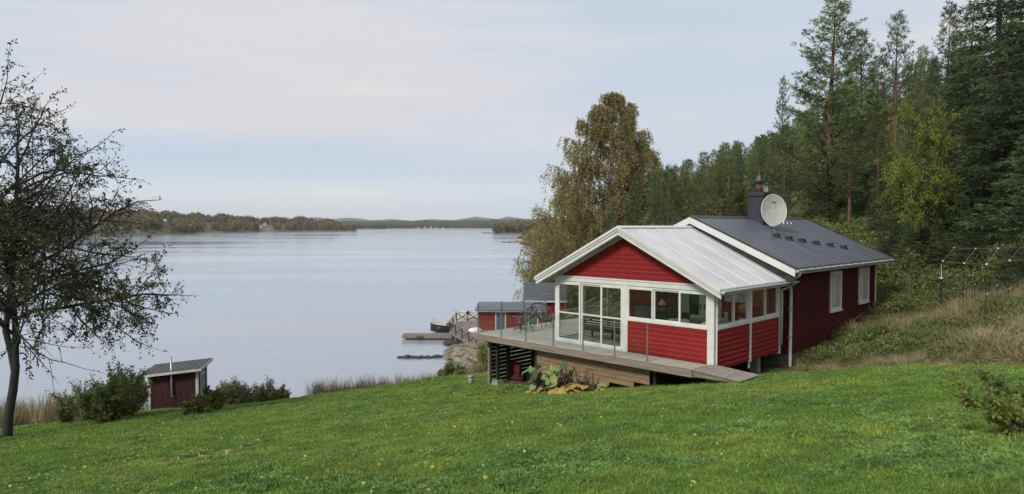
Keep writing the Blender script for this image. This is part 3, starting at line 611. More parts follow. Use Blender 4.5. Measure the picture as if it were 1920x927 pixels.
# ------------------------------------------------------------------ the red cabin with its sunroom (local axes: x along the front, y back, z up from the deck)
CAB = empty('cabin', HO, -math.pi/4, 'red wooden cabin with dark metal roof and a white roofed glazed sunroom in front', 'cabin')
def P(name, mb, mats, parent=CAB, smooth=False): return mb.build(name, MT[mats] if isinstance(mats, str) else mats, parent, smooth=smooth)
BD = .142
def hboard(mb, axis, a0, a1, z0, z1, face, out, top=None):
    "one horizontal cladding board: chamfered upper edge; axis 'x' or 'y', outer face toward out (+1/-1)"
    def pt(a, d, z): return (a, face+out*d, z) if axis == 'x' else (face+out*d, a, z)
    prof = [(-.004, z0), (.008, z0), (.034, z1-.032), (.008, z1-.001), (-.004, z1-.001)]
    a0t, a1t = top if top else (a0, a1)
    def lerp(z): t = (z-z0)/(z1-z0); return a0+(a0t-a0)*t, a1+(a1t-a1)*t
    n = len(prof); vs = [pt(lerp(z)[0], d, z) for d, z in prof]+[pt(lerp(z)[1], d, z) for d, z in prof]
    mb.add(vs, [tuple(range(n-1, -1, -1)), tuple(range(n, 2*n))]+[(i, (i+1) % n, n+(i+1) % n, n+i) for i in range(n)]); return mb
SW, SD = -5.93, 4.3      # sunroom: width to the left, depth
RID = -2.97; RZ = 3.89; SL = (3.89-2.2)/3.37
# floor and back wall boards
P('floor', MB().box(SW, 0, .05, SD, -.12, .012), 'floorwood')
for z in np.arange(0, 26)*BD:
    if z > 3.5: break
    hz = (RZ-.25-z-BD)/SL; x0 = max(SW, RID-hz); x1 = min(0, RID+hz)
    if x1-x0 < .2: continue
    segs = [(x0, x1)]
    for hx0, hx1, hz0, hz1 in ((-3.72, -2.05, 0, 2.08), (-1.92, -1.05, 1.30, 2.05)):
        if z+BD > hz0 and z < hz1:
            ns = []
            for a, b in segs:
                if hx1 <= a or hx0 >= b: ns.append((a, b)); continue
                if hx0 > a: ns.append((a, hx0))
                if hx1 < b: ns.append((hx1, b))
            segs = ns
    for a, b in segs:
        if b-a > .08: P('inner_wall_board', hboard(MB(), 'x', a, b, z, z+BD, SD+.02, -1), 'red')
P('inner_wall', MB().box(SW, 0, SD+.025, SD+.12, -.2, 2.3), 'red_dull')
# glass door to the cabin, with curtain and blinds
d = MB()
for a, b in ((-3.72, -3.64), (-2.90, -2.60), (-2.13, -2.05)): d.box(a, b, SD-.03, SD+.024, 0, 2.08)
d.box(-3.64, -2.90, SD-.03, SD+.024, 2.0, 2.08); d.box(-2.60, -2.13, SD-.03, SD+.024, 2.0, 2.08); d.box(-3.64, -2.9, SD-.03, SD+.024, 0, .12); d.box(-2.6, -2.13, SD-.03, SD+.024, 0, .12)
dr = P('terrace_door', d, 'white')
P('door_pane', MB().box(-3.64, -2.90, SD-.005, SD+.006, .12, 2.0), 'darkglass', dr); P('door_pane', MB().box(-2.60, -2.13, SD-.005, SD+.006, .12, 2.0), 'darkglass', dr)
for hx in (-2.84, -2.68): P('door_handle', MB().box(hx-.015, hx+.015, SD-.06, SD-.03, .95, 1.15), 'blackmetal', dr)
cu = MB()
for i in range(12):
    a = -3.70+i*.038; cu.tube([(a, SD-.10+.02*(i % 2), .1), (a, SD-.10+.02*(i % 2), 2.05)], .024, 6)
P('curtain', cu, 'curtain', smooth=True)
d = MB(); 
for a, b in ((-1.92, -1.86), (-1.52, -1.45), (-1.11, -1.05)): d.box(a, b, SD-.03, SD+.024, 1.30, 2.05)
d.box(-1.86, -1.52, SD-.03, SD+.024, 1.30, 1.36); d.box(-1.45, -1.11, SD-.03, SD+.024, 1.30, 1.36); d.box(-1.86, -1.52, SD-.03, SD+.024, 1.99, 2.05); d.box(-1.45, -1.11, SD-.03, SD+.024, 1.99, 2.05)
wi = P('inner_window', d, 'white'); P('blind', MB().box(-1.86, -1.52, SD-.004, SD+.006, 1.36, 1.99), 'blind', wi); P('blind', MB().box(-1.45, -1.11, SD-.004, SD+.006, 1.36, 1.99), 'blind', wi)
# front: gable boards, trim, posts
for i in range(12):
    z0 = 2.24+i*BD; z1 = z0+BD
    if z0 > RZ-.36: break
    def wdt(z): return max(.005, (RZ-.27-z)/SL)
    a0, a1 = max(RID-wdt(z0), SW+.02), min(RID+wdt(z0), -.02); b0, b1 = max(RID-wdt(z1), SW+.02), min(RID+wdt(z1), -.02)
    if z1 > RZ-.30: z1 = RZ-.30; b0, b1 = RID-wdt(z1), RID+wdt(z1)
    P('gable_board', hboard(MB(), 'x', a0, a1, z0, z1, 0, -1, (b0, b1)), 'red')
g = MB(); zt = 2.10; g.prism([(SW, .0, zt), (0, .0, zt), (RID, .0, RZ-.12)], (0, .08, 0)); P('gable_wall', g, 'white_old')
P('header_trim', MB().box(SW-.02, .02, -.035, .0, 2.05, 2.235, .004), 'white'); P('drip_moulding', MB().box(SW-.03, .03, -.055, -.0351, 2.19, 2.238), 'white')
for x0, x1, nm in ((SW, SW+.13, 'corner_post'), (-3.14, -2.93, 'wall_post'), (-.21, 0, 'corner_post')): P(nm, MB().box(x0, x1, -.03, .10, -.15, 2.05, .004), 'white')
P('sill_beam', MB().box(-2.93, -.21, -.045, .09, .96, 1.045, .004), 'white'); P('head_beam', MB().box(SW+.13, -.21, -.005, .09, 1.99, 2.049), 'white')
for i in range(7):
    P('front_board', hboard(MB(), 'x', -2.93, -.21, -.02+i*.14, -.02+(i+1)*.14, 0, -1), 'red')
P('front_panel', MB().box(-2.93, -.21, .0, .06, -.1, .955), 'red_dull')
def framed(name, axis, a0, a1, z0, z1, fc, t=.045, dep=.05, rails=(), glass=True, verts=()):
    d = MB(); 
    def bx(p, q, r, s_, o=0): d.box(p, q, fc-dep/2+o, fc+dep/2+o, r, s_) if axis == 'x' else d.box(fc-dep/2+o, fc+dep/2+o, p, q, r, s_)
    bx(a0, a0+t, z0, z1); bx(a1-t, a1, z0, z1); bx(a0+t, a1-t, z0, z0+t); bx(a0+t, a1-t, z1-t, z1)
    for r in rails: bx(a0+t, a1-t, r-.022, r+.022)
    o = P(name, d, 'white'); zz = [z0+t]+[q for r in rails for q in (r-.022, r+.022)]+[z1-t]
    for k in range(0, len(zz), 2):
        m = MB(); (m.box(a0+t, a1-t, fc-.003, fc+.003, zz[k], zz[k+1]) if axis == 'x' else m.box(fc-.003, fc+.003, a0+t, a1-t, zz[k], zz[k+1])); P('pane', m, 'glass', o)
    return o
for a, b in ((SW+.13, -4.83), (-4.83, -3.98), (-3.98, -3.14)): framed('sliding_door', 'x', a, b, .05, 1.99, .0 if a < -4.9 or a > -4 else .055, t=.055, rails=(.98,))
P('door_sill', MB().box(SW+.13, -3.14, -.06, .09, -.12, .05), 'white')
for a, b in ((-2.93, -2.02), (-2.02, -1.12), (-1.12, -.21)): framed('front_window', 'x', a, b, 1.045, 1.99, .0 if a != -2.02 else .052)
# right side
for (a, b) in ((.13, 2.10), (2.22, SD-.12)):
    for i in range(8): P('side_board', hboard(MB(), 'y', a, b, -.19+i*.144, -.19+(i+1)*.144, 0, 1), 'red')
    P('side_panel', MB().box(-.06, 0, a, b, -.19, .955), 'red_dull')
    P('sill_beam', MB().box(-.09, .045, a, b, .96, 1.045, .004), 'white')
    m = (a+b)/2; framed('side_window', 'y', a, m+.03, 1.045, 2.0, 0); framed('side_window', 'y', m+.03, b, 1.045, 2.0, -.052)
P('corner_post', MB().box(-.10, .032, .1, .13, -.15, 2.05), 'white')
P('mid_post', MB().box(-.09, .04, 2.10, 2.22, -.22, 2.05, .004), 'white'); P('rear_post', MB().box(-.09, .04, SD-.12, SD, -.25, 2.05, .004), 'white')
P('top_plate', MB().box(-.09, .03, .13, SD, 2.0505, 2.17), 'white'); P('head_trim', MB().box(-.085, .02, .13, 2.10, 2.0, 2.05), 'white')
P('post_tail', MB().box(-.04, .01, 2.13, 2.18, -.42, -.22), 'white')
# left side, glazed to the floor
for a, b in ((.1, 1.5), (1.5, 2.9), (2.9, SD)): framed('left_window', 'y', a, b, .05, 2.0, SW+.05, t=.045, rails=(.98,))
P('top_plate', MB().box(SW-.03, SW+.09, .13, SD, 2.0505, 2.17), 'white')
# sunroom roof: polycarbonate sheets with glazing bars
FR, BK = -.50, 4.42; XR = RID+3.38; XL = RID-3.38
def rz_(x): return RZ-abs(x-RID)*SL
n = 5; stp = (BK-FR)/n
for side in (-1, 1):
    xe = RID+side*3.38
    for k in range(n):
        m = MB(); y0 = FR+k*stp+.02; y1 = FR+(k+1)*stp-.02
        m.prism([(RID+side*.04, y0, RZ-.045-.04*SL), (xe, y0, rz_(xe)-.045), (xe, y0, rz_(xe)-.01), (RID+side*.04, y0, RZ-.01-.04*SL)], (0, y1-y0, 0)); P('roof_sheet', m, 'poly')
    for k in range(n+1):
        m = MB(); y = FR+k*stp; m.beam((RID+side*.04, y, RZ-.018-.04*SL+.01), (xe, y, rz_(xe)-.002), .034, .018); P('glazing_bar', m, 'polybar')
    for k in range(1, n):
        m = MB(); y = FR+k*stp; m.beam((RID+side*.05, y, RZ-.11), (xe-side*.2, y, rz_(xe-side*.2)-.09), .05, .09); P('rafter', m, 'white')
P('ridge_cap', MB().prism([(RID-.13, FR-.02, RZ-.045), (RID, FR-.02, RZ+.02), (RID+.13, FR-.02, RZ-.045), (RID, FR-.02, RZ-.012)], (0, BK-FR+.02, 0)), 'white')
for side in (-1, 1):        # stepped bargeboards on the front edge
    xe = RID+side*3.42
    for (y0, y1, zo, h, nm) in ((FR-.055, FR-.025, .012, .085, 'bargeboard'), (FR-.025, FR+.005, -.06, .085, 'bargeboard'), (FR+.005, FR+.030, -.13, .13, 'bargeboard')):
        m = MB(); o = .0005*side; m.prism([(RID+o, y0, RZ+zo), (xe, y0, rz_(xe)+zo), (xe, y0, rz_(xe)+zo-h), (RID+o, y0, RZ+zo-h)], (0, y1-y0, 0)); P(nm, m, 'white')
    m = MB(); m.prism([(RID+side*.001, -.06, RZ-.14), (xe-side*.25, -.06, rz_(xe-side*.25)-.14), (xe-side*.25, -.06, rz_(xe-side*.25)-.30), (RID+side*.001, -.06, RZ-.30)], (0, .035, 0)); P('gable_trim', m, 'white_old')
    m = MB(); m.prism([(RID+side*.001, FR+.031, RZ-.11), (xe, FR+.031, rz_(xe)-.11), (xe, FR+.031, rz_(xe)-.13), (RID+side*.001, FR+.031, RZ-.13)], (0, .40, 0)); P('soffit', m, 'white_old')
    m = MB(); zz = rz_(xe)-.02; xg = xe+side*.055     # half-round gutter
    prof = [(xg+.065*math.cos(t), zz-.02+.065*math.sin(t)) for t in np.linspace(math.pi, 2*math.pi, 8)]+[(xg+.055, zz-.02), ]
    pr = [(a, FR+.0, b) for a, b in prof[:8]]; inner = [(xg+.052*math.cos(t), FR+.0, zz-.02+.052*math.sin(t)) for t in np.linspace(2*math.pi, math.pi, 8)]
    m.prism(pr+inner, (0, BK-FR, 0)); P('gutter', m, 'white')
    P('eaves_board', MB().box(xe-.10 if side > 0 else xe, xe if side > 0 else xe+.10, FR+.03, BK, rz_(xe)-.16, rz_(xe)-.05), 'white_old')
# under the sunroom
for a, b in ((-.35, 3.3), (-.3, .4), (-3, 3.5), (-5.7, 3.5), (-3, .6)): P('pier', MB().box(a-.12, a+.12, b-.12, b+.12, -2.6, -.2), 'concrete')
P('floor_beam', MB().box(SW+.1, -.12, .3, .45, -.36, -.125), 'darkwood'); P('floor_beam', MB().box(SW+.1, -.12, 3.5, 3.65, -.36, -.125), 'darkwood')
# main house
MX0, MX1, MY0, MY1 = -6.28, .22, SD+.12, 13.0; ME = 2.36
P('foundation', MB().box(MX0+.06, MX1-.05, MY0+.02, MY1-.05, -2.5, -.27), 'foundation')
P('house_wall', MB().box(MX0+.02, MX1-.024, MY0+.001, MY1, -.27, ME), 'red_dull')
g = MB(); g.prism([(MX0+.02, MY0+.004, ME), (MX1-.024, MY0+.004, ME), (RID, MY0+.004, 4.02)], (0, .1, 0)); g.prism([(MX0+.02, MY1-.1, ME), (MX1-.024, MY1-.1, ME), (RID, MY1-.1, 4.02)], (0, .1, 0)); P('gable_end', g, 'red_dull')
W1, W2 = (8.02, 9.12, .80, 2.25), (11.02, 12.18, .86, 2.25)
vb = MB().box(-.0235, 0, 0, .128, -.28, ME-.02, .006); vme = vb.mesh('wall_board', MT['red_dull'])
gap = MB().box(-.024, -.012, .128, .142, -.28, ME-.02)
y = MY0+.02; k = 0
short = {}
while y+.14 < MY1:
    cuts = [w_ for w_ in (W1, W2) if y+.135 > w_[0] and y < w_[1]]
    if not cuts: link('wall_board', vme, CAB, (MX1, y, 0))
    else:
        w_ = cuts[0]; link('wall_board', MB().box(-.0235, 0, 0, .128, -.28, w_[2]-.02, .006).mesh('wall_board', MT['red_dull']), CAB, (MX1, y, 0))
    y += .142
for (a, b, z0, z1) in (W1, W2):
    d = MB(); x = MX1
    d.box(x-.02, x+.035, a, a+.10, z0, z1); d.box(x-.02, x+.035, b-.10, b, z0, z1); d.box(x-.02, x+.035, a+.10, b-.10, z1-.10, z1); d.box(x-.02, x+.035, a+.10, b-.10, z0, z0+.10)
    f = P('window', d, 'white'); P('sill', MB().box(x-.02, x+.07, a-.02, b+.02, z0-.05, z0-.001), 'white', f)
    P('blind', MB().box(x-.02, x-.012, a+.1, b-.1, z0+.1, z1-.1), 'blind', f); P('pane', MB().box(x+.004, x+.009, a+.1, b-.1, z0+.1, z1-.1), 'glass', f)
    P('mullion', MB().box(x-.01, x+.028, a+.32, a+.37, z0+.1, z1-.1), 'white', f)
P('corner_board', MB().box(MX1-.1, MX1+.02, MY1-.02, MY1+.09, -.3, ME-.01), 'white')
HR = 4.24; HSL = (4.24-2.60)/3.62; HY0, HY1 = 3.72, 13.55; HE = 3.66
def hz_(x): return HR-abs(x-RID)*HSL
ns = 19; sw_ = (HY1-HY0)/ns
for side in (-1, 1):
    xe = RID+side*HE
    for k in range(ns):
        m = MB(); y0 = HY0+k*sw_+.001; y1 = y0+sw_-.002; z = .002*(k % 2)
        m.prism([(RID+side*.01, y0, HR-.06+z), (xe, y0, hz_(xe)-.06+z), (xe, y0, hz_(xe)+z), (RID+side*.01, y0, HR+z)], (0, y1-y0, 0)); P('roof_sheet', m, 'roof')
        m = MB(); m.beam((RID+side*.05, y0, HR+.000-.05*HSL), (xe, y0, hz_(xe)+.004), .012, .012); 
        if k: P('roof_seam', m, 'roof')
    # bargeboards front and back, fascia
    for yb, nm in ((HY0-.03, 'bargeboard'), (HY1+.002, 'bargeboard')):
        for hh0, hh1, t in ((.0, .13, .03), (.131, .24, .018)):
            m = MB(); m.prism([(RID+side*.001, yb, HR-.015-hh0), (xe+side*.03, yb, hz_(xe+side*.03)-.015-hh0), (xe+side*.03, yb, hz_(xe+side*.03)-.015-hh1), (RID+side*.001, yb, HR-.015-hh1)], (0, t, 0)); P(nm, m, 'white')
    m = MB(); m.prism([(RID+side*.001, HY0-.05, HR+.028), (xe+side*.03, HY0-.05, hz_(xe+side*.03)+.028), (xe+side*.03, HY0-.05, hz_(xe+side*.03)-.014), (RID+side*.001, HY0-.05, HR-.014)], (0, .10, 0)); P('roof_edge', m, 'roofedge')
    m = MB(); m.prism([(RID+side*.001, HY1-.05, HR+.028), (xe+side*.03, HY1-.05, hz_(xe+side*.03)+.028), (xe+side*.03, HY1-.05, hz_(xe+side*.03)-.014), (RID+side*.001, HY1-.05, HR-.014)], (0, .10, 0)); P('roof_edge', m, 'roofedge')
    m = MB(); zz = hz_(xe)-.035; xg = xe+side*.06
    pr = [(xg+.07*math.cos(t), HY0+.02, zz-.03+.07*math.sin(t)) for t in np.linspace(math.pi, 2*math.pi, 8)]+[(xg+.057*math.cos(t), HY0+.02, zz-.03+.057*math.sin(t)) for t in np.linspace(2*math.pi, math.pi, 8)]
    m.prism(pr, (0, HY1-HY0+.12, 0)); P('gutter', m, 'white_old')
    P('eaves_fascia', MB().box(min(xe-side*.03, xe), max(xe-side*.03, xe), HY0, HY1, hz_(xe)-.20, hz_(xe)-.061), 'white_old')
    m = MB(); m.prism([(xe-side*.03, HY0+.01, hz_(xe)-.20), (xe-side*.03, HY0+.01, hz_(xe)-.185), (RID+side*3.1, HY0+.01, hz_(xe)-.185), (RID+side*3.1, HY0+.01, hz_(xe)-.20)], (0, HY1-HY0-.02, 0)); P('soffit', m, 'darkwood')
for k in range(14):
    m = MB(); y = HY0+.4+k*.7; x = RID+HE+.06; m.box(x-.05, x+.075, y, y+.03, hz_(x)-.07+.03, hz_(x)-.07+.045); P('gutter_bracket', m, 'white_old')
P('ridge_cap', MB().prism([(RID-.16, HY0-.04, HR-.055), (RID, HY0-.04, HR+.035), (RID+.16, HY0-.04, HR-.055), (RID, HY0-.04, HR-.0)], (0, HY1-HY0+.08, 0)), 'roofedge')
# black boards standing in for the shade between the two roofs
m = MB(); m.prism([(RID, HY0+.06, HR-.20), (RID+HE-.05, HY0+.06, hz_(RID+HE-.05)-.20), (RID+HE-.05, HY0+.06, rz_(RID+HE-.05)-.1), (RID, HY0+.06, RZ-.1)], (0, .03, 0)); P('shadow_board', m, 'darkwood')
m = MB(); m.prism([(RID, HY0+.06, HR-.20), (RID-HE+.05, HY0+.06, hz_(RID+HE-.05)-.20), (RID-HE+.05, HY0+.06, rz_(RID+HE-.05)-.1), (RID, HY0+.06, RZ-.1)], (0, .03, 0)); P('shadow_board', m, 'darkwood')
# downpipes
x = MX1+.03; m = MB()
m.tube([(RID+HE+.06, HY0+.25, 2.47), (RID+HE+.06, HY0+.25, 2.36), (x+.17, HY0+.40, 2.16), (x+.14, HY0+.45, 1.98), (x+.06, HY0+.62, 1.90), (x+.05, HY0+.70, 1.78), (x+.05, HY0+.70, -.62), (x+.07, HY0+.68, -.74)], .052, 10); P('downpipe', m, 'white_old', smooth=True)
m = MB(); m.tube([(XR+.06, BK-.25, 2.10), (XR+.05, BK-.3, 2.0), (.10, BK-.22, 1.83), (.09, BK-.18, 1.70), (.09, BK-.18, .05)], .032, 8); P('downpipe', m, 'white', smooth=True)
for zz in (.3, 1.2): P('pipe_clamp', MB().box(x-.02, x+.105, HY0+.63, HY0+.77, zz, zz+.03), 'metal')
# roof steps
for (yy, xx) in ((6.98, -1.28), (7.55, -1.05), (8.28, -.86), (9.08, -.66), (9.90, -.44), (10.75, -.22)):
    m = MB(); z = hz_(xx); m.box(xx-.13, xx+.03, yy-.20, yy+.20, z+.11, z+.14)
    for q in (-.15, .12): m.beam((xx-.05, yy+q, z+.12), (xx+.08, yy+q, z-.03), .03, .05); m.beam((xx-.12, yy+q, z+.11), (xx-.12, yy+q, z+.02), .03, .03)
    P('roof_step', m, 'blackmetal')
# chimney
cxx, cyy = -2.62, 8.30; ch = MB(); ch.box(cxx-.31, cxx+.31, cyy-.31, cyy+.31, 3.6, 5.10, .02)
cho = P('chimney', ch, 'chimney'); m = MB(); m.box(cxx-.36, cxx+.36, cyy-.36, cyy+.36, 5.05, 5.19, .02); m.box(cxx-.30, cxx+.30, cyy-.30, cyy+.30, 5.19, 5.23); P('chimney_cap', m, 'chimney', cho)
P('flashing_collar', MB().box(cxx-.345, cxx+.345, cyy-.345, cyy+.345, 3.7, 4.19), 'chimney', cho)
for zz in (4.30, 4.92): P('seam_band', MB().box(cxx-.318, cxx+.318, cyy-.318, cyy+.318, zz, zz+.02), 'chimney', cho)
P('flue_pipe', MB().lathe([(.13, 5.2), (.13, 5.52)], 14, (cxx, cyy, 0)), 'rust', cho, True)
m = MB(); m.lathe([(.09, 5.52), (.09, 5.62), (.135, 5.63), (.13, 5.67), (.06, 5.86), (.02, 5.93), (.010, 6.12)], 14, (cxx, cyy, 0)); P('flue_cowl', m, 'cowl', cho, True)
m = MB(); m.box(cxx+.14, cxx+.34, cyy+.06, cyy+.28, 5.23, 5.42); m.box(cxx+.10, cxx+.36, cyy+.02, cyy+.30, 5.42, 5.45); P('vent_box', m, 'metal', cho)

# ------------------------------------------------------------------ satellite dish
def hp(u, v, z): return hw(u, v, z)
dc = hp(-1.92, 7.98, 4.48-9.1+9.1)
DI = empty('satellite_dish', hp(-1.92, 8.05, hz_(-1.92)), 0, 'large pale grey oval satellite dish standing beside the chimney on the dark roof', 'satellite dish')
nrm = Vector((.10, -1, .12)).normalized(); upv = (Vector((0, 0, 1))-nrm*nrm.z).normalized(); rtv = upv.cross(nrm) * -1
if rtv.x < 0: rtv = -rtv
Rm = Matrix((rtv, upv, nrm)).transposed().to_4x4(); Rm.translation = dc-DI.location
m = MB(); m.M = Rm; rings = 7; ns_ = 36; vs = []; 
for r in range(rings+1):
    f = r/rings
    for k in range(ns_): a = 2*math.pi*k/ns_; vs.append((f*.50*math.cos(a), f*.61*math.sin(a), .11*f*f))
fs = [(r*ns_+k, r*ns_+(k+1) % ns_, (r+1)*ns_+(k+1) % ns_, (r+1)*ns_+k) for r in range(rings) for k in range(ns_)]; m.add(vs, fs); m.add([(x_, y_, z_-.012) for x_, y_, z_ in vs], [f[::-1] for f in fs]); P('reflector', m, 'dish', DI, True)
m = MB(); m.M = Rm; m.tube([(.50*math.cos(a), .61*math.sin(a), .105) for a in np.linspace(0, 2*math.pi, 49)], .013, 6, False); P('rim', m, 'dishrim', DI, True)
for bx_, by_ in ((-.13, .12), (.11, .12), (-.13, -.14), (.11, -.14)):
    m = MB(); m.M = Rm; zz = .11*((bx_/.5)**2+(by_/.61)**2); m.lathe([(.014, zz), (.014, zz+.012), (.006, zz+.016)], 8, (bx_, by_, 0)); P('bolt', m, 'blackmetal', DI)
m = MB(); m.M = Rm      # a short dark word-shaped mark, unreadable in the photograph
for k, (wd_, hh_) in enumerate(((.024, .040), (.016, .040), (.024, .040), (.026, .040), (.022, .040), (.012, .040))): m.box(-.03+k*.031, -.03+k*.031+wd_, .30, .30+hh_, .034+.002*k, .040+.002*k)
P('lettering', m, 'letter', DI)
m = MB(); m.tube([dc-DI.location+Vector((0, .12, -.1)), Vector((0, .1, .4)), Vector((0, .1, 0))], .04, 8); m.beam((-.3, .1, .03), (.3, .1, .03), .05, .05); m.beam((0, -.2, -.08), (0, .4, .12), .05, .05); P('mast', m, 'metal', DI)
b0 = dc-DI.location-upv*.60+nrm*.05; b1 = b0+nrm*.62+rtv*.38-upv*.02
m = MB(); m.beam(b0, b0+nrm*.55+rtv*.05, .03, .04); m.beam(b0+nrm*.55-rtv*.10, b0+nrm*.55+rtv*.55, .03, .03); P('arm', m, 'metal', DI)
for k in range(4):
    q = b0+nrm*.50+rtv*(.02+.15*k)+upv*.05; m = MB(); m.tube([q, q-nrm*.13], [.034, .034], 10); P('receiver_head', m, 'whiteplastic', DI, True)
    m = MB(); m.tube([q+nrm*.005, q+nrm*.07], [.026, .026], 10); P('receiver_body', m, 'blackmetal', DI, True)
m = MB(); r_ = random.Random(4)
for k in range(4):
    q = b0+nrm*.5+rtv*(.02+.15*k); e = Vector((-.05+.05*k, -.35, -.06-.1*k+.05)); m.tube([q, q-upv*.16+rtv*.05, (q+e)/2-upv*.15+rtv*.12*(k-1), e, e+Vector((.3+.14*k, -.15, -.22))], .006, 5)
P('cable', m, 'cable', DI, True)

# ------------------------------------------------------------------ terrace deck, screens, ramp, railing
DK = empty('terrace_deck', HO, -math.pi/4, 'raised grey timber terrace wrapping the left and front of the sunroom', 'deck')
pitch_ = .125; y = -1.0; k = 0
mes = {}
while y < 5.2:
    x1 = -.12 if y < -.13 else SW-.02
    key = round(x1, 2)
    if key not in mes: mes[key] = MB().box(-8.93, x1, 0, pitch_-.007, -.028, 0, .003).mesh('board', MT['deck'])
    link('board', mes[key], DK, (0, y, (.0008 if k % 2 else 0))); y += pitch_; k += 1
P('edge_board', MB().box(-8.95, -.10, -1.05, -1.005, -.215, .004, .004), 'fascia', DK); P('edge_board', MB().box(-8.985, -8.94, -1.005, 5.2, -.215, .002, .004), 'fascia', DK); P('edge_board', MB().box(-.118, -.08, -1.0, -.05, -.215, -.03), 'fascia', DK)
for xx in np.arange(-8.8, -.2, .6): P('joist', MB().box(xx, xx+.045, -.95, 5.1 if xx < SW else 0, -.20, -.03), 'darkwood', DK)
P('bearer', MB().box(-8.8, -.2, -.62, -.50, -.36, -.203), 'darkwood', DK); P('bearer', MB().box(-8.8, SW, 3.5, 3.62, -.36, -.203), 'darkwood', DK)
for (a, b, mt_) in ((-8.60, -.60, 'fascia'), (-8.60, .35, 'darkwood'), (-8.60, 1.7, 'darkwood'), (-6.24, -.62, 'darkwood'), (-8.6, 3.5, 'darkwood'), (-6.3, 3.5, 'darkwood'), (-1.6, -.5, 'darkwood')):
    P('post', MB().box(a-.05, a+.05, b-.05, b+.05, -3.0, -.204), mt_, DK)
for (a, b) in ((-8.22, -.55),): P('footing', MB().prism([(a-.2, b-.2, -1.95), (a+.2, b-.2, -1.95), (a+.2, b+.2, -1.95), (a-.2, b+.2, -1.95)], (0, 0, .01)).add([(a-.2, b-.2, -1.95), (a+.2, b-.2, -1.95), (a+.2, b+.2, -1.95), (a-.2, b+.2, -1.95), (a-.13, b-.13, -1.66), (a+.13, b-.13, -1.66), (a+.13, b+.13, -1.66), (a-.13, b+.13, -1.66)], [(4, 5, 6, 7), (0, 1, 5, 4), (1, 2, 6, 5), (2, 3, 7, 6), (3, 0, 4, 7)]), 'concrete', DK); P('post', MB().box(a-.05, a+.05, b-.05, b+.05, -1.67, -.204), 'darkwood', DK)
for i in range(12): P('screen_slat', MB().box(-8.635, -8.61, -.6, 3.4, -.42-i*.145-.105, -.42-i*.145), 'darkwood', DK)
for i in range(6): P('skirt_board', MB().box(-6.2+(0 if i < 5 else .2), -1.7-(0, 0, .0, .55, 1.5, 2.6)[i], -.66, -.635, -.30-i*.155-.14, -.30-i*.155), 'brown', DK)
RP = empty('ramp', HO, -math.pi/4, 'short grey board ramp leading off the right end of the deck onto the grass', 'ramp')
for i in range(15):
    a = -.075+i*.093; z = -.09*(i/15); P('board', MB().box(a, a+.084, -1.03, .01 if a < 0.03 else .03, -.028+z, z+.002, .003), 'ramp', RP)
m = MB(); m.prism([(-.07, -1.0, -.030), (1.28, -1.0, -.125), (1.22, -1.0, -.16), (-.07, -1.0, -.20)], (0, .04, 0)); P('side_board', m, 'fascia', RP); m = MB(); m.prism([(.06, -.03, -.030), (1.28, -.03, -.125), (1.22, -.03, -.2), (.06, -.03, -.24)], (0, .04, 0)); P('side_board', m, 'fascia', RP)

RL = empty('glass_railing', HO, -math.pi/4, 'glass pane railing with slim grey posts along the edge of the terrace', 'railing')
fp = [(-8.86, -.92), (-7.66, -.92), (-6.46, -.92), (-5.22, -.92), (-3.98, -.92), (-2.76, -.92), (-1.60, -.92)]
sp_ = [(-8.86, -.92), (-8.86, .28), (-8.86, 1.48), (-8.86, 2.72), (-8.86, 3.95), (-8.86, 5.1)]
for i, (a, b) in enumerate(fp+sp_[1:]):
    m = MB(); m.box(a-.016, a+.016, b-.016, b+.016, 0, 1.07); m.box(a-.05, a+.05, b-.05, b+.05, 0, .012); P('post', m, 'metal', RL)
for q in (fp, sp_):
    for (a, b) in zip(q[:-1], q[1:]):
        m = MB()
        if a[1] == b[1]: m.box(a[0]+.03, b[0]-.03, a[1]-.004, a[1]+.004, .07, 1.0)
        else: m.box(a[0]-.004, a[0]+.004, a[1]+.03, b[1]-.03, .07, 1.0)
        P('pane', m, 'railglass', RL)

# ------------------------------------------------------------------ furniture on the deck and in the sunroom
def hthing(name, u, v, z, rz, label, cat, group=None): return empty(name, hw(u, v, z), rz-math.pi/4, label, cat, group)
def basket_chair(u, v, rz, label):
    o = hthing('basket_chair', u, v, 0, rz, label, 'chair', 'black basket chairs on the terrace')
    n = 28; ring = []
    for k in range(n+1):
        a = 2*math.pi*k/n; y = math.sin(a); ring.append(Vector((.42*math.cos(a)*(1+.12*y), .14+.40*y, .60+.30*y+.02*math.cos(2*a))))
    P('ring', MB().tube(ring, .020, 6, False), 'blackmetal', o, True)
    c = Vector((0, .02, .30)); m = MB(); inner = [c+Vector((.09*math.cos(2*math.pi*k/n), .09*math.sin(2*math.pi*k/n)+.02, .02*math.sin(2*math.pi*k/n))) for k in range(n+1)]
    for k in range(n):
        t = k; i = int(t); f = t-i; a = ring[i]*(1-f)+ring[(i+1) % n]*f; b = inner[i]*(1-f)+inner[(i+1) % n]*f; m.tube([a, (a+b)/2-Vector((0, 0, .05)), b], .010, 4, False)
    P('cord_seat', m, 'blackmetal', o)
    for sx in (-1, 1):
        for sy, y1 in ((-.26, -.12), (.30, .18)): P('leg', MB().tube([(sx*.20, y1, .33), (sx*.27, sy, 0)], .015, 6), 'blackmetal', o)
    P('leg_hoop', MB().tube([(.2, -.12, .33), (-.2, -.12, .33), (-.2, .18, .33), (.2, .18, .33), (.2, -.12, .33)], .010, 6, False), 'metal', o)
    return o
basket_chair(-7.95, .48, R(-20), 'round black corded basket chair, the nearer of the two facing the small table'); basket_chair(-8.1, 1.80, R(75), 'black corded basket chair seen from the side, farther along the terrace')
o = hthing('side_table', -8.55, .95, 0, 0, 'small round dark pedestal table beside the basket chairs', 'table')
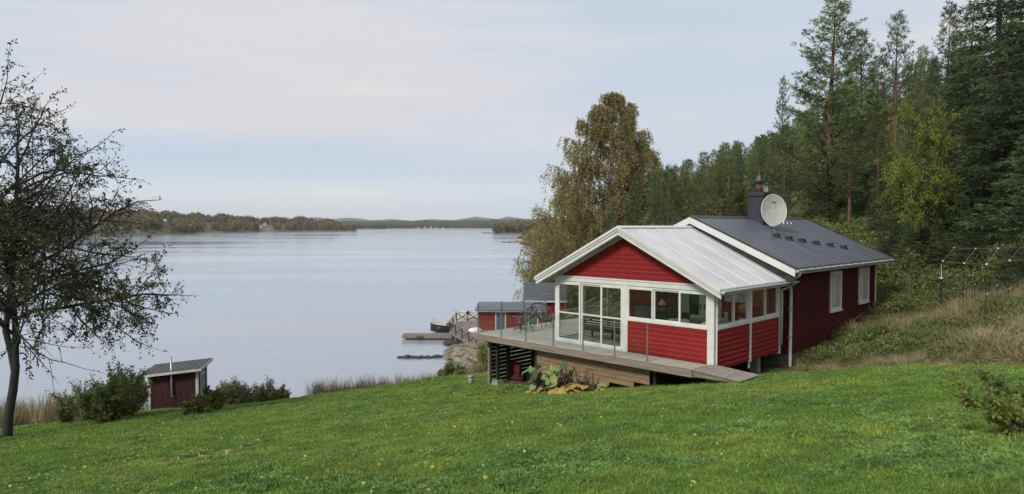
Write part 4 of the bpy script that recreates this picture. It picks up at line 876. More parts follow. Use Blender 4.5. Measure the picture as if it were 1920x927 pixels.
P('tabletop', MB().lathe([(.24, .43), (.24, .45)], 20), 'blackmetal', o); P('pedestal', MB().lathe([(.03, .02), (.02, .43)], 8), 'blackmetal', o); P('foot', MB().lathe([(.22, 0), (.21, .02)], 20), 'blackmetal', o)
def slat_bench(u, v, L, rz, label, arms=True):
    o = hthing('slatted_bench', u, v, .012, rz, label, 'bench', 'dark slatted benches in the sunroom')
    for i in range(6): P('back_slat', MB().box(-L/2, L/2, -.035, -.015, .30+i*.082, .30+i*.082+.052), 'darkwood', o)
    for i in range(6): P('seat_slat', MB().box(-L/2, L/2, .02+i*.10, .10+i*.10, .31, .33), 'darkwood', o)
    for x in (-L/2, 0, L/2-.05):
        P('leg', MB().box(x, x+.05, -.035, .015, 0, .31), 'darkwood', o); P('leg', MB().box(x, x+.05, .57, .62, 0, .31), 'darkwood', o); P('back_post', MB().box(x, x+.05, -.0149, .03, .31, .79), 'darkwood', o)
    P('cushion', MB().box(-L/2+.06, L/2-.06, .06, .60, .331, .45, .03), 'fabric_grey', o)
    if arms:
        for x in (-L/2-.04, L/2): P('armrest', MB().box(x, x+.04, 0, .62, .56, .60), 'darkwood', o)
    return o
slat_bench(-4.62, .85, 1.75, 0, 'dark slatted garden sofa with its back to the glass sliding doors'); slat_bench(-3.35, 1.15, .70, R(0), 'short dark slatted seat beside the slatted sofa, behind the sliding door', False)
o = hthing('dark_sofa', -3.25, 3.25, .012, math.pi, 'low black cushioned sofa behind the first sunroom window', 'sofa')
P('seat', MB().box(-.95, .75, -.4, .45, .05, .42, .04), 'greyfurn', o); P('seat_cushion', MB().box(-.9, .7, -.35, .25, .42, .55, .05), 'fabric_black', o); P('back_cushion', MB().box(-.9, -.12, .20, .42, .55, .95, .06), 'fabric_black', o); P('back_cushion', MB().box(-.08, .70, .20, .42, .55, .93, .06), 'fabric_black', o)
o = hthing('sideboard', -4.55, 3.98, .012, 0, 'grey sideboard against the red back wall of the sunroom', 'sideboard')
P('top', MB().box(-.75, .62, -.30, .28, .84, .88, .005), 'greyfurn', o); P('body', MB().box(-.7, .57, -.26, .26, .1, .839), 'greyfurn', o)
for x in (-.68, .0): P('door', MB().box(x, x+.62, -.285, -.262, .14, .80), 'greyfurn', o)
for x in (-.65, .5): P('leg', MB().box(x, x+.06, -.2, -.14, 0, .1), 'darkwood', o)
o = hthing('table_lamp', -4.15, 3.85, .893, 0, 'small lamp with a white bell shade standing on the grey sideboard', 'lamp')
P('lamp_shade', MB().lathe([(.15, .14), (.13, .19), (.07, .25), (.05, .31), (.02, .33)], 18), 'whiteplastic', o, True); P('lamp_base', MB().lathe([(.06, 0), (.05, .02), (.015, .04), (.015, .16)], 10), 'metal', o)
o = hthing('wall_shelf', -4.35, 4.18, 1.38, 0, 'small dark shelf with ornaments on the red back wall above the sideboard', 'shelf')
P('board', MB().box(-.45, .45, -.16, .10, 0, .03), 'blackmetal', o)
for x, h in ((-.25, .10), (.05, .14), (.3, .06)): P('ornament', MB().lathe([(.035, .03), (.045, .03+h*.5), (.02, .03+h)], 10, (x, -.05, 0)), 'metal', o, True)
def cushion_sofa(u, v, rz, label, L=1.5, pill=2):
    o = hthing('grey_sofa', u, v, .012, rz, label, 'sofa', 'pale cushioned sofas in the sunroom'); P('frame', MB().box(-L/2, L/2, -.38, .40, .08, .36, .03), 'greyfurn', o)
    P('backrest', MB().box(-L/2, L/2, .32, .42, .36, .80, .03), 'greyfurn', o); P('seat_cushion', MB().box(-L/2+.03, L/2-.03, -.36, .22, .361, .50, .05), 'fabric_grey', o)
    for k in range(pill):
        a = -L/2+.08+k*(L-.1)/pill; m = MB(); m.M = Matrix.Translation((a+(L-.2)/pill/2, .22, .74))@Matrix.Rotation(-.22, 4, 'X'); m.box(-(L-.25)/pill/2, (L-.25)/pill/2, -.07, .07, -.24, .24, .055); P('back_cushion', m, 'fabric_grey', o)
    return o
cushion_sofa(-1.55, 2.75, math.pi+.0, 'pale grey sofa with loose cushions behind the third front window'); cushion_sofa(-.70, 1.45, -math.pi/2, 'pale grey sofa along the right side windows of the sunroom', 1.7)
o = hthing('coffee_table', -2.15, 1.75, .012, 0, 'low grey table carrying a crumpled white blanket', 'table'); P('tabletop', MB().box(-.45, .45, -.3, .3, .70, .74), 'greyfurn', o)
for x in (-.4, .36):
    for y in (-.26, .22): P('leg', MB().box(x, x+.04, y, y+.04, 0, .70), 'blackmetal', o)
m = MB(); rr = random.Random(3)
for k in range(4): sphere(m, (-.25+k*.15, rr.uniform(-.08, .08), .07), .12, 10, 7, (1.2, .8, .7+.3*rr.random()))
tag(m.build('blanket', MT['throw'], None, hw(-2.15, 1.75, .755), -math.pi/4+.3, True), 'crumpled white blanket lying on the low sunroom table', 'blanket')
o = hthing('wicker_lamp', -.62, .62, .55, 0, 'orange wicker table lamp behind the corner window', 'lamp'); P('lamp_shade', MB().lathe([(.16, .30), (.17, .38), (.13, .48), (.05, .53)], 16), 'wicker', o, True); P('base', MB().lathe([(.07, -.53), (.06, -.50), (.02, -.45), (.02, .32)], 10), 'metal', o)
o = hthing('dining_table', -1.15, 3.35, .012, 0, 'small grey table under the inner window of the sunroom', 'table'); P('tabletop', MB().box(-.45, .55, -.35, .35, .74, .78), 'greyfurn', o)
for x in (-.4, .45):
    for y in (-.3, .26): P('leg', MB().box(x, x+.05, y, y+.05, 0, .74), 'blackmetal', o)
tag(MB().lathe([(.05, 0), (.06, .02), (.055, .26), (.06, .28)], 14).build('vase', MT['ceramic'], None, hw(-1.27, 3.12, .795), 0, True), 'white cylinder vase standing on the small sunroom table', 'vase')
tag(MB().lathe([(.04, 0), (.06, .03), (.075, .12), (.07, .13)], 14).build('bowl', MT['ceramic'], None, hw(-.80, 3.2, .795), 0, True), 'small white bowl beside the vase on the sunroom table', 'bowl')
o = hthing('pendant_lamp', -.55, 2.85, 1.30, 0, 'round woven wicker lamp hanging by a cord inside the side window', 'lamp'); m = MB(); sphere(m, (0, 0, 0), .155, 16, 10, (1, 1, .9)); P('wicker_globe', m, 'wicker', o, True); P('cord', MB().tube([(0, 0, .13), (0, 0, 1.35)], .006, 5), 'blackmetal', o)

# ------------------------------------------------------------------ under and around the deck
p = hw(-7.75, -.1); z = h1(p.x, p.y); o = empty('wheelbarrow', (p.x, p.y, z), R(-30), 'dark red wheelbarrow tipped up on end beneath the terrace', 'wheelbarrow'); o.scale = (.78, .78, .82)
m = MB(); m.prism([(-.28, -.02, .10), (.28, -.02, .10), (.22, .14, .22), (-.22, .14, .22)], (0, .05, 0)); m.add([(-.30, 0, .05), (.18, 0, .05), (.22, 0, .86), (-.32, 0, .86), (-.22, .26, .2), (.12, .26, .2), (.14, .26, .72), (-.24, .26, .72)], [(0, 1, 5, 4), (1, 2, 6, 5), (2, 3, 7, 6), (3, 0, 4, 7), (4, 5, 6, 7)]); P('tray', m, 'binred', o)
m = MB(); m.M = Matrix.Translation((.32, .22, .22))@Matrix.Rotation(math.pi/2, 4, 'Y'); m.lathe([(.20, -.04), (.22, -.03), (.22, .03), (.20, .04)], 20); P('wheel', m, 'rubber', o, True)
for x in (-.2, .14): P('handle', MB().tube([(x, .28, .1), (x, .32, .85), (x, .40, .95)], .017, 6), 'blackmetal', o)
p = at(883, 729, 25.9); z = h1(p.x, p.y); o = empty('ash_bucket', (p.x, p.y, z-.02), .3, 'pale grey tapered bucket with a lid standing alone on the lawn', 'bucket')
P('pot', MB().lathe([(.085, 0), (.10, .04), (.125, .33), (.115, .33)], 16), 'concrete', o, True); P('lid', MB().lathe([(.145, .335), (.14, .37), (.03, .385), (.02, .40)], 16), 'metal', o, True)
for (px, py, d, ry, nm) in ((1210, 727, 0, 0, ''),): pass

def big_leaf(seed, s, wave=.12):
    "a large lobed plant leaf as a small grid, stem end at the origin"
    r = random.Random(seed); n = 14; vs = [(0, 0, 0)]; 
    for k in range(n+1):
        a = -2.6+5.2*k/n; rad = s*(.62+.38*math.cos(a*.5)+(.14 if k % 2 else -.05)); vs.append((rad*math.cos(a)+s*.25, rad*math.sin(a)*.85, r.uniform(-1, 1)*wave*s-.25*s*(rad/s)**2*.5))
    mid = [((v[0])*.55+s*.1, v[1]*.55, v[2]*.4+.06*s*(1 if i % 2 else -.6)) for i, v in enumerate(vs[1:])]
    vs2 = [vs[0]]+mid+vs[1:]; m = n+1; fs = [(0, 1+k, 2+k) for k in range(n)]+[(1+k, 1+m+k, 2+m+k, 2+k) for k in range(n)]
    return vs2, fs
p = hw(-4.25, -1.75); RB = empty('rhubarb_plant', (p.x, p.y, h1(p.x, p.y)), 0, 'large leaved plant wilting into orange and yellow in front of the brown deck boards', 'plant')
rg = random.Random(12)
ud = Vector((HUx[0], HUx[1], 0)); vd = Vector((HVx[0], HVx[1], 0))
lf_m = {q: [] for q in 'abcd'}
for q, mt_ in zip('abcd', ('rhu_a', 'rhu_b', 'rhu_c', 'rhu_d')):
    for k in range(3): vs, fs = big_leaf(hash(q) % 7*0+k*5+ord(q), 1.0, .16); m = MB(); m.add(vs, fs); lf_m[q].append(m.mesh('leaf', LF[mt_], True))
def rleaf(base, tip, s, q, droop):
    o_ = link('leaf', rg.choice(lf_m[q]), RB); o_.location = tip; d = (tip-base); a = math.atan2(d.y, d.x)
    o_.rotation_euler = (rg.uniform(-.5, .5), droop, a+rg.uniform(-.4, .4)); o_.scale = (s, s, s)
    P('stalk', MB().tube([base, base*.4+tip*.6+Vector((0, 0, .10)), tip], [.018, .014, .010], 5), 'twig' if q in 'ab' else 'rust', RB, True)
for k in range(88):      # upright green leaves on the left, collapsed orange ones on the right and in front
    t = rg.uniform(0, 1); base = ud*(-1.0+2.35*t+rg.uniform(-.15, .15))+vd*rg.uniform(-.1, .25); base.z = plane(p.x+base.x, p.y+base.y)-plane(p.x, p.y)
    if t < .55 and rg.random() < .75: tip = base+Vector((rg.uniform(-.35, .35), rg.uniform(-.35, .2), rg.uniform(.35, .95))); rleaf(base, tip, rg.uniform(.12, .24), rg.choice('aaaabdd'), rg.uniform(.2, 1.2))
    else: tip = base+Vector((rg.uniform(-.45, .45), rg.uniform(-.5, .1), rg.uniform(.05, .32))); rleaf(base, tip, rg.uniform(.13, .23), rg.choice('cccddda'), rg.uniform(-.1, .7))
for k in range(60):
    base = ud*rg.uniform(-.9, 1.25)+vd*rg.uniform(-.15, .2); base.z = plane(p.x+base.x, p.y+base.y)-plane(p.x, p.y); tip = base+Vector((rg.uniform(-.2, .2), rg.uniform(-.15, .15), rg.uniform(.35, .75))); P('dead_stalk', MB().tube([base, (base+tip)/2+Vector((.03, 0, 0)), tip], [.016, .012, .008], 5), 'twig', RB)
for k in range(2):
    q = at(1185+k*30, 729-k*4, 18.9); o_ = link('fallen_rhubarb_leaf', lf_m['d'][k]); o_.location = (q.x, q.y, h1(q.x, q.y)+.05); o_.scale = (.17, .17, .17); o_.rotation_euler = (.2, .1, k*2); tag(o_, ('curled yellow leaf lying on the lawn beside the wilted plant', 'curled yellow leaf lying on the lawn by the end of the brown boards')[k], 'leaf')

# ------------------------------------------------------------------ small red shed on the shore slope
P1 = at(279, 777, 33.0); zb = P1.z
SH = empty('small_shed', (P1.x, P1.y, zb), R(11), 'small dark red shed with a lean to roof and tall grey pipe', 'shed')
SWd, SDp = 2.27, 1.75; hf, hb = 1.90, 2.15; hfr = 2.08
m = MB(); m.prism([(0, 0, -.8), (SWd, 0, -.8), (SWd, 0, hfr), (0, 0, hf)], (0, .05, 0)); P('wall', m, 'red_shed', SH)
m = MB(); m.prism([(SWd-.05, .0501, -.8), (SWd-.05, SDp, -.8), (SWd-.05, SDp, 2.14), (SWd-.05, .0501, 2.04)], (.05, 0, 0)); P('wall', m, 'red_shed', SH)
m = MB(); m.prism([(0, .0501, -.8), (0, SDp, -.8), (0, SDp, 1.93), (0, .0501, 1.83)], (.05, 0, 0)); P('wall', m, 'red_shed', SH)
m = MB(); m.prism([(.0501, SDp-.05, -.8), (SWd-.0501, SDp-.05, -.8), (SWd-.0501, SDp-.05, 2.14), (.0501, SDp-.05, 1.93)], (0, .05, 0)); P('wall', m, 'red_shed', SH)
nb = 17
for k in range(nb):
    a = .09+k*(SWd-.2)/nb; b = a+(SWd-.2)/nb-.014; m = MB(); ht = lambda x: hf-.03+(hfr-hf)*x/SWd; m.prism([(a, -.022, -.75), (b, -.022, -.75), (b, -.022, ht(b)), (a, -.022, ht(a))], (0, .021, 0)); P('board', m, 'red_shed', SH)
for (x, y) in ((-.02, -.03), (SWd-.10, -.03), ): P('corner_board', MB().box(x, x+.12, y, y+.04, -.7, (hf if x < 1 else hfr)-.05), 'white_old', SH)
P('corner_board', MB().box(SWd+.0005, SWd+.025, -.03, .09, -.7, 1.96), 'white_old', SH); P('corner_board', MB().box(SWd+.0005, SWd+.025, SDp-.10, SDp+.02, -.7, 2.12), 'white_old', SH)
def roofp(x, y, o=0): return (x, y, 1.985+.085*x+.015*(y+.3)+o)
m = MB(); m.prism([roofp(-.30, -.32), roofp(SWd+.22, -.32), roofp(SWd+.22, SDp+.35), roofp(-.30, SDp+.35)], (0, 0, .06)); rf = P('roof', m, 'shedroof', SH)
for k in range(8): a = -.26+k*.37; m = MB(); m.beam(roofp(a, -.31, .068), roofp(a, SDp+.34, .068), .02, .014); P('roof_seam', m, 'shedroof', rf)
m = MB(); m.prism([roofp(-.30, -.345, .03), roofp(SWd+.22, -.345, .03), roofp(SWd+.22, -.345, -.09), roofp(-.30, -.345, -.09)], (0, .024, 0)); P('fascia', m, 'white_old', SH)
m = MB(); m.prism([roofp(SWd+.221, -.345, .05), roofp(SWd+.221, SDp+.35, .05), roofp(SWd+.221, SDp+.35, -.09), roofp(SWd+.221, -.345, -.09)], (.024, 0, 0)); P('fascia', m, 'white_old', SH)
dd = P('door', MB().box(SWd+.002, SWd+.03, .45, 1.25, -.5, 1.85), 'white_old', SH); P('door_pane', MB().box(SWd+.031, SWd+.036, .53, 1.17, -.2, 1.72), 'bluedoor', dd)
m = MB(); m.tube([(1.08, -.10, 2.84), (1.08, -.10, .88), (1.14, -.10, .82), (1.20, -.04, .82), (1.2, .03, .82)], .045, 10); P('stove_pipe', m, 'metal', SH, True)
for zz in (1.5, 2.1): P('pipe_bracket', MB().box(1.03, 1.13, -.10, -.0225, zz, zz+.02), 'metal', SH)

# ------------------------------------------------------------------ boathouse, store, platform, pier
BH = empty('boathouse', at(897, 618.5, 77.0), R(-2), 'low red boathouse with grey doors and a flat grey sheet roof beyond the terrace', 'boathouse'); z0 = 0
P('wall', MB().box(0, 7.6, 0, 4.0, -1.2, 2.15), 'red', BH)
for k in range(15): P('board', hboard(MB(), 'x', -.01, 7.62, -.02+k*.145, -.02+(k+1)*.145, 0, -1), 'red', BH)
P('corner_board', MB().box(-.03, .10, -.05, .0, -.9, 2.12), 'red', BH)
for a, w_ in ((2.05, .98), (5.75, .95)):
    d = MB(); d.box(a-.13, a, -.06, .0, 0, 2.08); d.box(a+w_, a+w_+.13, -.06, .0, 0, 2.08); d.box(a, a+w_, -.06, 0, 1.95, 2.08); fo = P('door_frame', d, 'white', BH); dd = P('door', MB().box(a, a+w_, -.045, -.001, 0, 1.95), 'bluedoor', fo); P('handle', MB().box(a+.1, a+.14, -.08, -.045, .95, 1.1), 'metal', dd); P('wreath', MB().tube([(a+w_/2+.15*math.cos(t), -.07, 1.55+.15*math.sin(t)) for t in np.linspace(0, 6.28, 13)], .03, 6), 'darkwood', dd)
m = MB(); m.prism([(-.35, -.45, 2.22), (7.8, -.45, 2.22), (7.8, 4.3, 2.62), (-.35, 4.3, 2.62)], (0, 0, .10)); rf = P('roof', m, 'greyroof', BH)
for k in range(22): a = -.3+k*.38; P('roof_seam', MB().beam((a, -.44, 2.335), (a, 4.28, 2.735), .03, .025), 'greyroof', rf)
P('fascia', MB().box(-.35, 7.8, -.48, -.451, 2.10, 2.25), 'white_old', BH); P('gutter', MB().box(-.35, 7.8, -.56, -.481, 2.24, 2.32), 'greyroof', BH)
P('wall_lamp', MB().lathe([(.05, 1.55), (.06, 1.62), (.02, 1.66)], 8, (4.0, -.06, 0)), 'whiteplastic', BH)
m = MB(); m.tube([(-.02, .3, 1.0), (-.5, .2, 1.5), (-.75, .1, 1.95), (-.95, .1, 2.05), (-1.15, .1, 2.03)], .022, 6); o = empty('street_lamp', BH.location, BH.rotation_euler.z, 'dark lamp on a curved arm reaching out from the boathouse corner', 'lamp'); P('arm', m, 'metal', o, True)
m = MB(); m.M = Matrix.Translation((-1.22, .1, 1.93))@Matrix.Rotation(.5, 4, 'Y'); m.lathe([(.24, -.12), (.22, .02), (.08, .18), (.05, .26)], 14); P('lamp_shade', m, 'blackmetal', o, True)
ST = empty('lake_store', at(983, 600, 84.0), R(-2), 'red building with a tall dark grey roof rising behind the boathouse', 'building')
P('wall', MB().box(.2, 5, 0, 5, -1.5, 2.35), 'red', ST)
for k in range(14): P('board', hboard(MB(), 'x', .2, 5.0, .3+k*.145, .3+(k+1)*.145, 0, -1), 'red', ST)
P('corner_board', MB().box(.12, .35, -.05, .0, -.9, 2.3), 'white', ST)
m = MB(); m.prism([(-.1, -.4, 2.35), (5.3, -.4, 2.35), (5.3, 2.5, 4.35), (-.1, 2.5, 4.35)], (0, 0, .10)); m.prism([(-.1, 2.5, 4.35), (5.3, 2.5, 4.35), (5.3, 5.4, 2.35), (-.1, 5.4, 2.35)], (0, 0, .10)); rf = P('roof', m, 'roof', ST)
for k in range(14): a = -.05+k*.39; P('roof_seam', MB().beam((a, -.39, 2.47), (a, 2.49, 4.46), .03, .025), 'roof', rf)
P('fascia', MB().box(-.1, 5.3, -.43, -.401, 2.22, 2.45), 'white', ST); m = MB(); m.prism([(.2, 0, 2.35), (.2, 5, 2.35), (.2, 2.5, 4.25)], (.1, 0, 0)); P('gable', m, 'red', ST)

# platform with cross railing
c1 = at(843, 629, 76.5); c2 = at(893, 645.5, 66.5); c1.z = c2.z = 1.15
c3 = at(925, 640, 68.5); c3.z = 1.15; c4 = at(856, 612, 84.0); c4.z = 1.15; c5 = at(898, 610, 84.0); c5.z = 1.15; c6 = at(925, 612, 76.5); c6.z = 1.15
PF = empty('lake_platform', (0, 0, 0), 0, 'weathered timber platform with cross braced railings above the shore rocks', 'platform')
L_ = (c2-c1); nb = 44
for k in range(nb):      # boards run from the front edge back
    f0 = (k+.03)/nb; f1 = (k+.97)/nb; a0 = c1.lerp(c2, f0); a1 = c1.lerp(c2, f1); b0 = c4.lerp(c3, f0); b1 = c4.lerp(c3, f1); m = MB(); m.prism([a0-Vector((0, 0, .04)), a1-Vector((0, 0, .04)), b1-Vector((0, 0, .04)), b0-Vector((0, 0, .04))], (0, 0, .04)); P('board', m, 'jetty', PF)
m = MB(); m.prism([c4-Vector((0, 0, .05)), c3-Vector((0, 0, .05)), c6-Vector((0, 0, .05)), c5-Vector((0, 0, .05))], (0, 0, .04)); P('landing', m, 'jetty', PF)
P('edge_beam', MB().beam(c1-Vector((0, 0, .2)), c2-Vector((0, 0, .2)), .10, .30), 'jetty', PF); P('edge_beam', MB().beam(c2-Vector((0, 0, .2)), c3-Vector((0, 0, .2)), .10, .30), 'jetty', PF); P('edge_beam', MB().beam(c1-Vector((0, 0, .2)), c4-Vector((0, 0, .2)), .10, .30), 'jetty', PF)
def xrail(a, b, n, first=0):
    up = Vector((0, 0, 1))
    for k in range(n+1):
        q = a.lerp(b, k/n)
        if k >= first: P('rail_post', MB().beam(q-up*.25, q+up*1.02, .13, .13), 'jettydark', PF)
    P('handrail', MB().beam(a+up*1.04, b+up*1.04, .12, .05), 'jetty', PF)
    for k in range(n):
        q, r_ = a.lerp(b, k/n), a.lerp(b, (k+1)/n); P('brace', MB().beam(q+up*.08, r_+up*.98, .05, .11), 'jettydark', PF)
    return
xrail(c1, c2, 4); xrail(c1, c4, 2, 1); 
q = c5; xrail(c4, c5, 2, 1)
for k in range(2): a, b = c4.lerp(c5, k/2), c4.lerp(c5, (k+1)/2); P('brace', MB().beam(a+Vector((0, .04, .98)), b+Vector((0, .04, .08)), .035, .07), 'jettydark', PF)
for f in (.15, .45, .75, .97):
    q = c1.lerp(c2, f); P('pile', MB().beam(q+Vector((.2, .3, -.3)), q+Vector((.2, .3, -2.6)), .16, .16), 'metal', PF)
    q = c4.lerp(c3, f); P('pile', MB().beam(q+Vector((.2, -.3, -.3)), q+Vector((.2, -.3, -2.6)), .16, .16), 'jetty', PF)
P('abutment', MB().beam(c1+Vector((.9, .3, -.4)), c1+Vector((.9, .3, -1.6)), 1.3, 1.2), 'wetrock', PF)
PR = empty('floating_pier', at(755, 636, 77.0), R(-1), 'long low grey floating pier reaching out over the lake', 'pier'); PR.location.z = .0
nb = 40
for k in range(nb): a = k*6.3/nb; P('board', MB().box(a, a+6.3/nb-.02, .0, 1.5, .50, .54), 'jetty', PR)
P('edge_beam', MB().box(0, 6.3, -.06, -.001, .18, .545), 'jetty', PR); P('edge_beam', MB().box(-.06, 0, -.06, 1.5, .18, .545), 'jetty', PR); P('float', MB().box(.3, 5.8, .1, 1.4, -.2, .17), 'jettydark', PR)
P('fender', MB().box(1.6, 2.4, -.14, -.061, .12, .42), 'jettydark', PR)
def boat(name, loc, rz, L, B, H, mats, label, rail=True, cabin=True):
    o = empty(name, loc, rz, label, 'boat'); n = 12; st = []
    for i in range(n+1):
        t = i/n; w_ = B/2*(1-max(0, (t-.45)/.55)**2.2)*(.92 if t < .1 else 1); kx = L*t; sh = H*(1+.25*t*t); st.append([(kx, -w_, sh), (kx, -w_*.9, sh*.45), (kx, -w_*.55, .03+.1*t), (kx, 0, -.08+.25*t**3), (kx, w_*.55, .03+.1*t), (kx, w_*.9, sh*.45), (kx, w_, sh)])
    vs = [p for r in st for p in r]; fs = [(i*7+j, i*7+j+1, (i+1)*7+j+1, (i+1)*7+j) for i in range(n) for j in range(6)]+[tuple(range(7))]
    m = MB(); m.add(vs, fs); P('hull', m, mats[0], o, True)
    m = MB(); m.add([(r[0][0], r[0][1]*.97, r[0][2]-.03) for r in st]+[(r[6][0], r[6][1]*.97, r[6][2]-.03) for r in st], [(i, i+1, n+2+i, n+1+i) for i in range(n)]); P('deck', m, mats[1], o)
    m = MB(); m.tube([r[0] for r in st]+[r[6] for r in st[::-1]], .03, 5); P('gunwale', m, mats[1], o)
    if cabin:
        m = MB(); m.prism([(L*.35, -B*.33, H), (L*.75, -B*.25, H*1.15), (L*.66, -B*.22, H*1.15+.35), (L*.38, -B*.3, H+.5)], (0, B*.6, 0)); P('cabin_top', m, mats[2], o); m = MB(); m.prism([(L*.40, -B*.335, H+.18), (L*.66, -B*.30, H+.25), (L*.62, -B*.29, H+.42), (L*.41, -B*.33, H+.42)], (0, -.01, 0)); P('window', m, 'darkglass', o)
    if rail:
        m = MB(); 
        for sg in (-1, 1):
            m.tube([(L*.72, sg*B*.36, H*1.1), (L*.74, sg*B*.36, H*1.1+.45), (L*.98, sg*.1, H*1.2+.5), (L, 0, H*1.2+.5)], .015, 5); m.tube([(L*.87, sg*B*.22, H*1.1), (L*.88, sg*B*.22, H*1.1+.48)], .012, 5)
        P('pulpit_rail', m, 'metal', o)
    return o
q = at(846, 624, 82.5); q.z = 0; b_ = boat('moored_boat', q, R(172), 2.6, 1.7, .95, ('boatdark', 'boatcream', 'boatdark'), 'small dark hulled motorboat with a pale deck moored past the platform', True, False)
m = MB(); m.tube([(.3, -.5, .9), (.3, -.5, 1.35), (.3, .5, 1.35), (.3, .5, .9)], .03, 6); m.box(.1, .5, -.55, .55, .92, 1.1); P('seat_back', m, 'blackmetal', b_)
q = at(899, 622, 87.5); q.z = 0; boat('cabin_boat', q, R(178), 3.6, 2.0, 1.35, ('boatcream', 'whiteplastic', 'whiteplastic'), 'cream hulled cabin boat lying behind the platform railing', True, True)
q = c5.lerp(c3, .45)+Vector((-1.0, -1.5, 0)); m = MB(); sphere(m, (0, 0, .12), .62, 14, 8, (1.35, .8, .72)); o = empty('upturned_dinghy', (q.x, q.y, 1.1), R(10), 'white plastic dinghy lying upside down on the platform', 'dinghy'); P('hull', m, 'whiteplastic', o, True); P('keel', MB().box(-.6, .6, -.02, .02, .52, .58), 'greyroof', o)

# ------------------------------------------------------------------ rocks
def rock_mesh(name, seed, mat, sq=(1, 1, .5), rough=.22, sub=4):
    import bmesh as _b
    bm = _b.new(); _b.ops.create_icosphere(bm, subdivisions=sub, radius=1)
    off = Vector((seed*13.1, seed*7.7, seed*3.3))
    for v in bm.verts:
        n = v.co.normalized(); d = 1+rough*mnoise.noise(n*1.3+off)*1.6+rough*.5*mnoise.noise(n*3.7+off)+rough*.22*mnoise.noise(n*9+off); c = n*d; c.z = max(c.z, -.6)
        v.co = Vector((c.x*sq[0], c.y*sq[1], c.z*sq[2]))
    me_ = bpy.data.meshes.new(name); bm.to_mesh(me_); bm.free(); me_.materials.append(mat); me_.polygons.foreach_set('use_smooth', [len(me_.polygons) < 0]*len(me_.polygons)); return me_
for i, (px, py, d, s, rz, lab) in enumerate(((868, 655, 63.5, (2.6, 3.4, 1.7), .5, 'broad sloping granite slab below the timber platform'), (897, 668, 58.0, (2.3, 3.0, 1.6), .9, 'pale granite outcrop between the platform and the terrace'),
        (905, 694, 50.0, (1.8, 2.0, 1.0), .4, 'low rounded granite hump beside the bush at the lawn edge'), (846, 640, 72.0, (1.3, 1.6, .9), .2, 'dark rock at the waterline under the platform corner'), (880, 684, 53.0, (1.1, 1.6, .8), 1.2, 'small pale boulder above the round green bush'))):
    q = at(px, py, d); o = link('shore_rock', rock_mesh('shore_rock', i+1, MT['rock'] if i != 3 else MT['wetrock'], rough=.3), None, (q.x, q.y, q.z-s[2]*.25), rz); o.scale = (s[0]*.62, s[1]*.62, s[2]*.9); tag(o, lab, 'rock', 'rocks along the shore')
rr = random.Random(21); rk = [rock_mesh('reef_stone', 20+k, MT['wetrock'], sub=2, rough=.35) for k in range(4)]
RF = empty('stone_reef', at(800, 672, 66.5), 0, 'low dark line of stones breaking the water surface near the shore', 'reef'); RF.location.z = 0
for k in range(46): o = link('stone', rr.choice(rk), RF, (-2.6+k*.12+rr.uniform(-.1, .1), rr.uniform(-.35, .35)+.004*k, rr.uniform(-.05, .05)), rr.uniform(0, 6)); s = rr.uniform(.15, .34); o.scale = (s*1.4, s, s*rr.uniform(.7, 1.2))

# ------------------------------------------------------------------ far shores
C1 = shore_from_px(densify([(-260, 449, 372), (-100, 448, 378), (40, 447, 384), (120, 446.5, 388), (200, 446, 392), (300, 442, 397), (328, 441, 403)], 12, 1), 340, 13.5)
C2 = shore_from_px(densify([(250, 438.5, 393), (330, 438, 398), (400, 437.5, 402.5), (440, 436.5, 404), (480, 436, 409), (530, 435, 408), (575, 434.4, 409)], 12, 1), 420, 13.5)
def slope_pos(px, py, d):
    "where the line of sight meets the wooded slope"
    cols, dep = (C1, 340) if d < 1000 else (C2, 420); bc_ = min(cols, key=lambda c: abs(960+c[0]/c[1]*F_PX-px))
    for k in range(40):
        f = k/40; d = bc_[1]+5+f*dep
        if .5+bc_[5]*math.sin(min(1, f*1.15)*math.pi/2)**1.4 >= EYE-(py-424)/F_PX*d-.5: break
    return at(px, py, d)
H1 = ((182, 423, 7, 9, 'tall cream house with a pale roof high among the trees of the left far shore', 'curtain', 'white'), (226, 427, 9, 4, 'white house in the trees left of the other pale far shore houses', 'white', 'greyroof'), (256, 435, 10, 5, 'white house close to the water on the left far shore', 'white', 'greyroof'),
    (270, 436, 7, 4, 'grey walled house by the water beside the white one', 'greyfurn', 'greyroof'), (288, 436, 7, 4.5, 'pale red house nearest the bare bank on the left far shore', 'red', 'greyroof'), (294, 435, 6, 4, 'narrow white house at the right end of the waterside row', 'white', 'greyroof'), (311, 414, 14, 4, 'long white house high on the wooded slope', 'white', 'white'))
H2 = ((391, 420, 8, 5, 'lone white house among trees of the middle far shore', 'white', 'greyroof'), (490, 425, 14, 6, 'large tan house at the left of the village on the wooded point', 'curtain', 'greyroof'), (497, 420, 13, 5, 'white house above the tan one on the wooded point', 'white', 'greyroof'), (505, 427, 12, 5, 'white house at the right of the village on the wooded point', 'white', 'rust'), (508, 421, 9, 5, 'grey roofed house at the top right of the village', 'greyfurn', 'greyroof'), (531, 421.5, 10, 5, 'white house alone right of the village', 'white', 'greyroof'))
HP1 = [slope_pos(h[0], h[1]+1.5, 800) for h in H1]; HP2 = [slope_pos(h[0], h[1]+1.5, 1230) for h in H2]
G1 = far_land('left_far_shore', [(-260, 449, 372), (-100, 448, 378), (40, 447, 384), (120, 446.5, 388), (200, 446, 392), (300, 442, 397), (328, 441, 403), (346, 440.6, 420), (362, 440.3, 438)], 340, 15, (.25, .1, .25, .2, .2), .035, 11, 'autumn forest covering the slope on the nearest far shore at the left', clear=HP1)
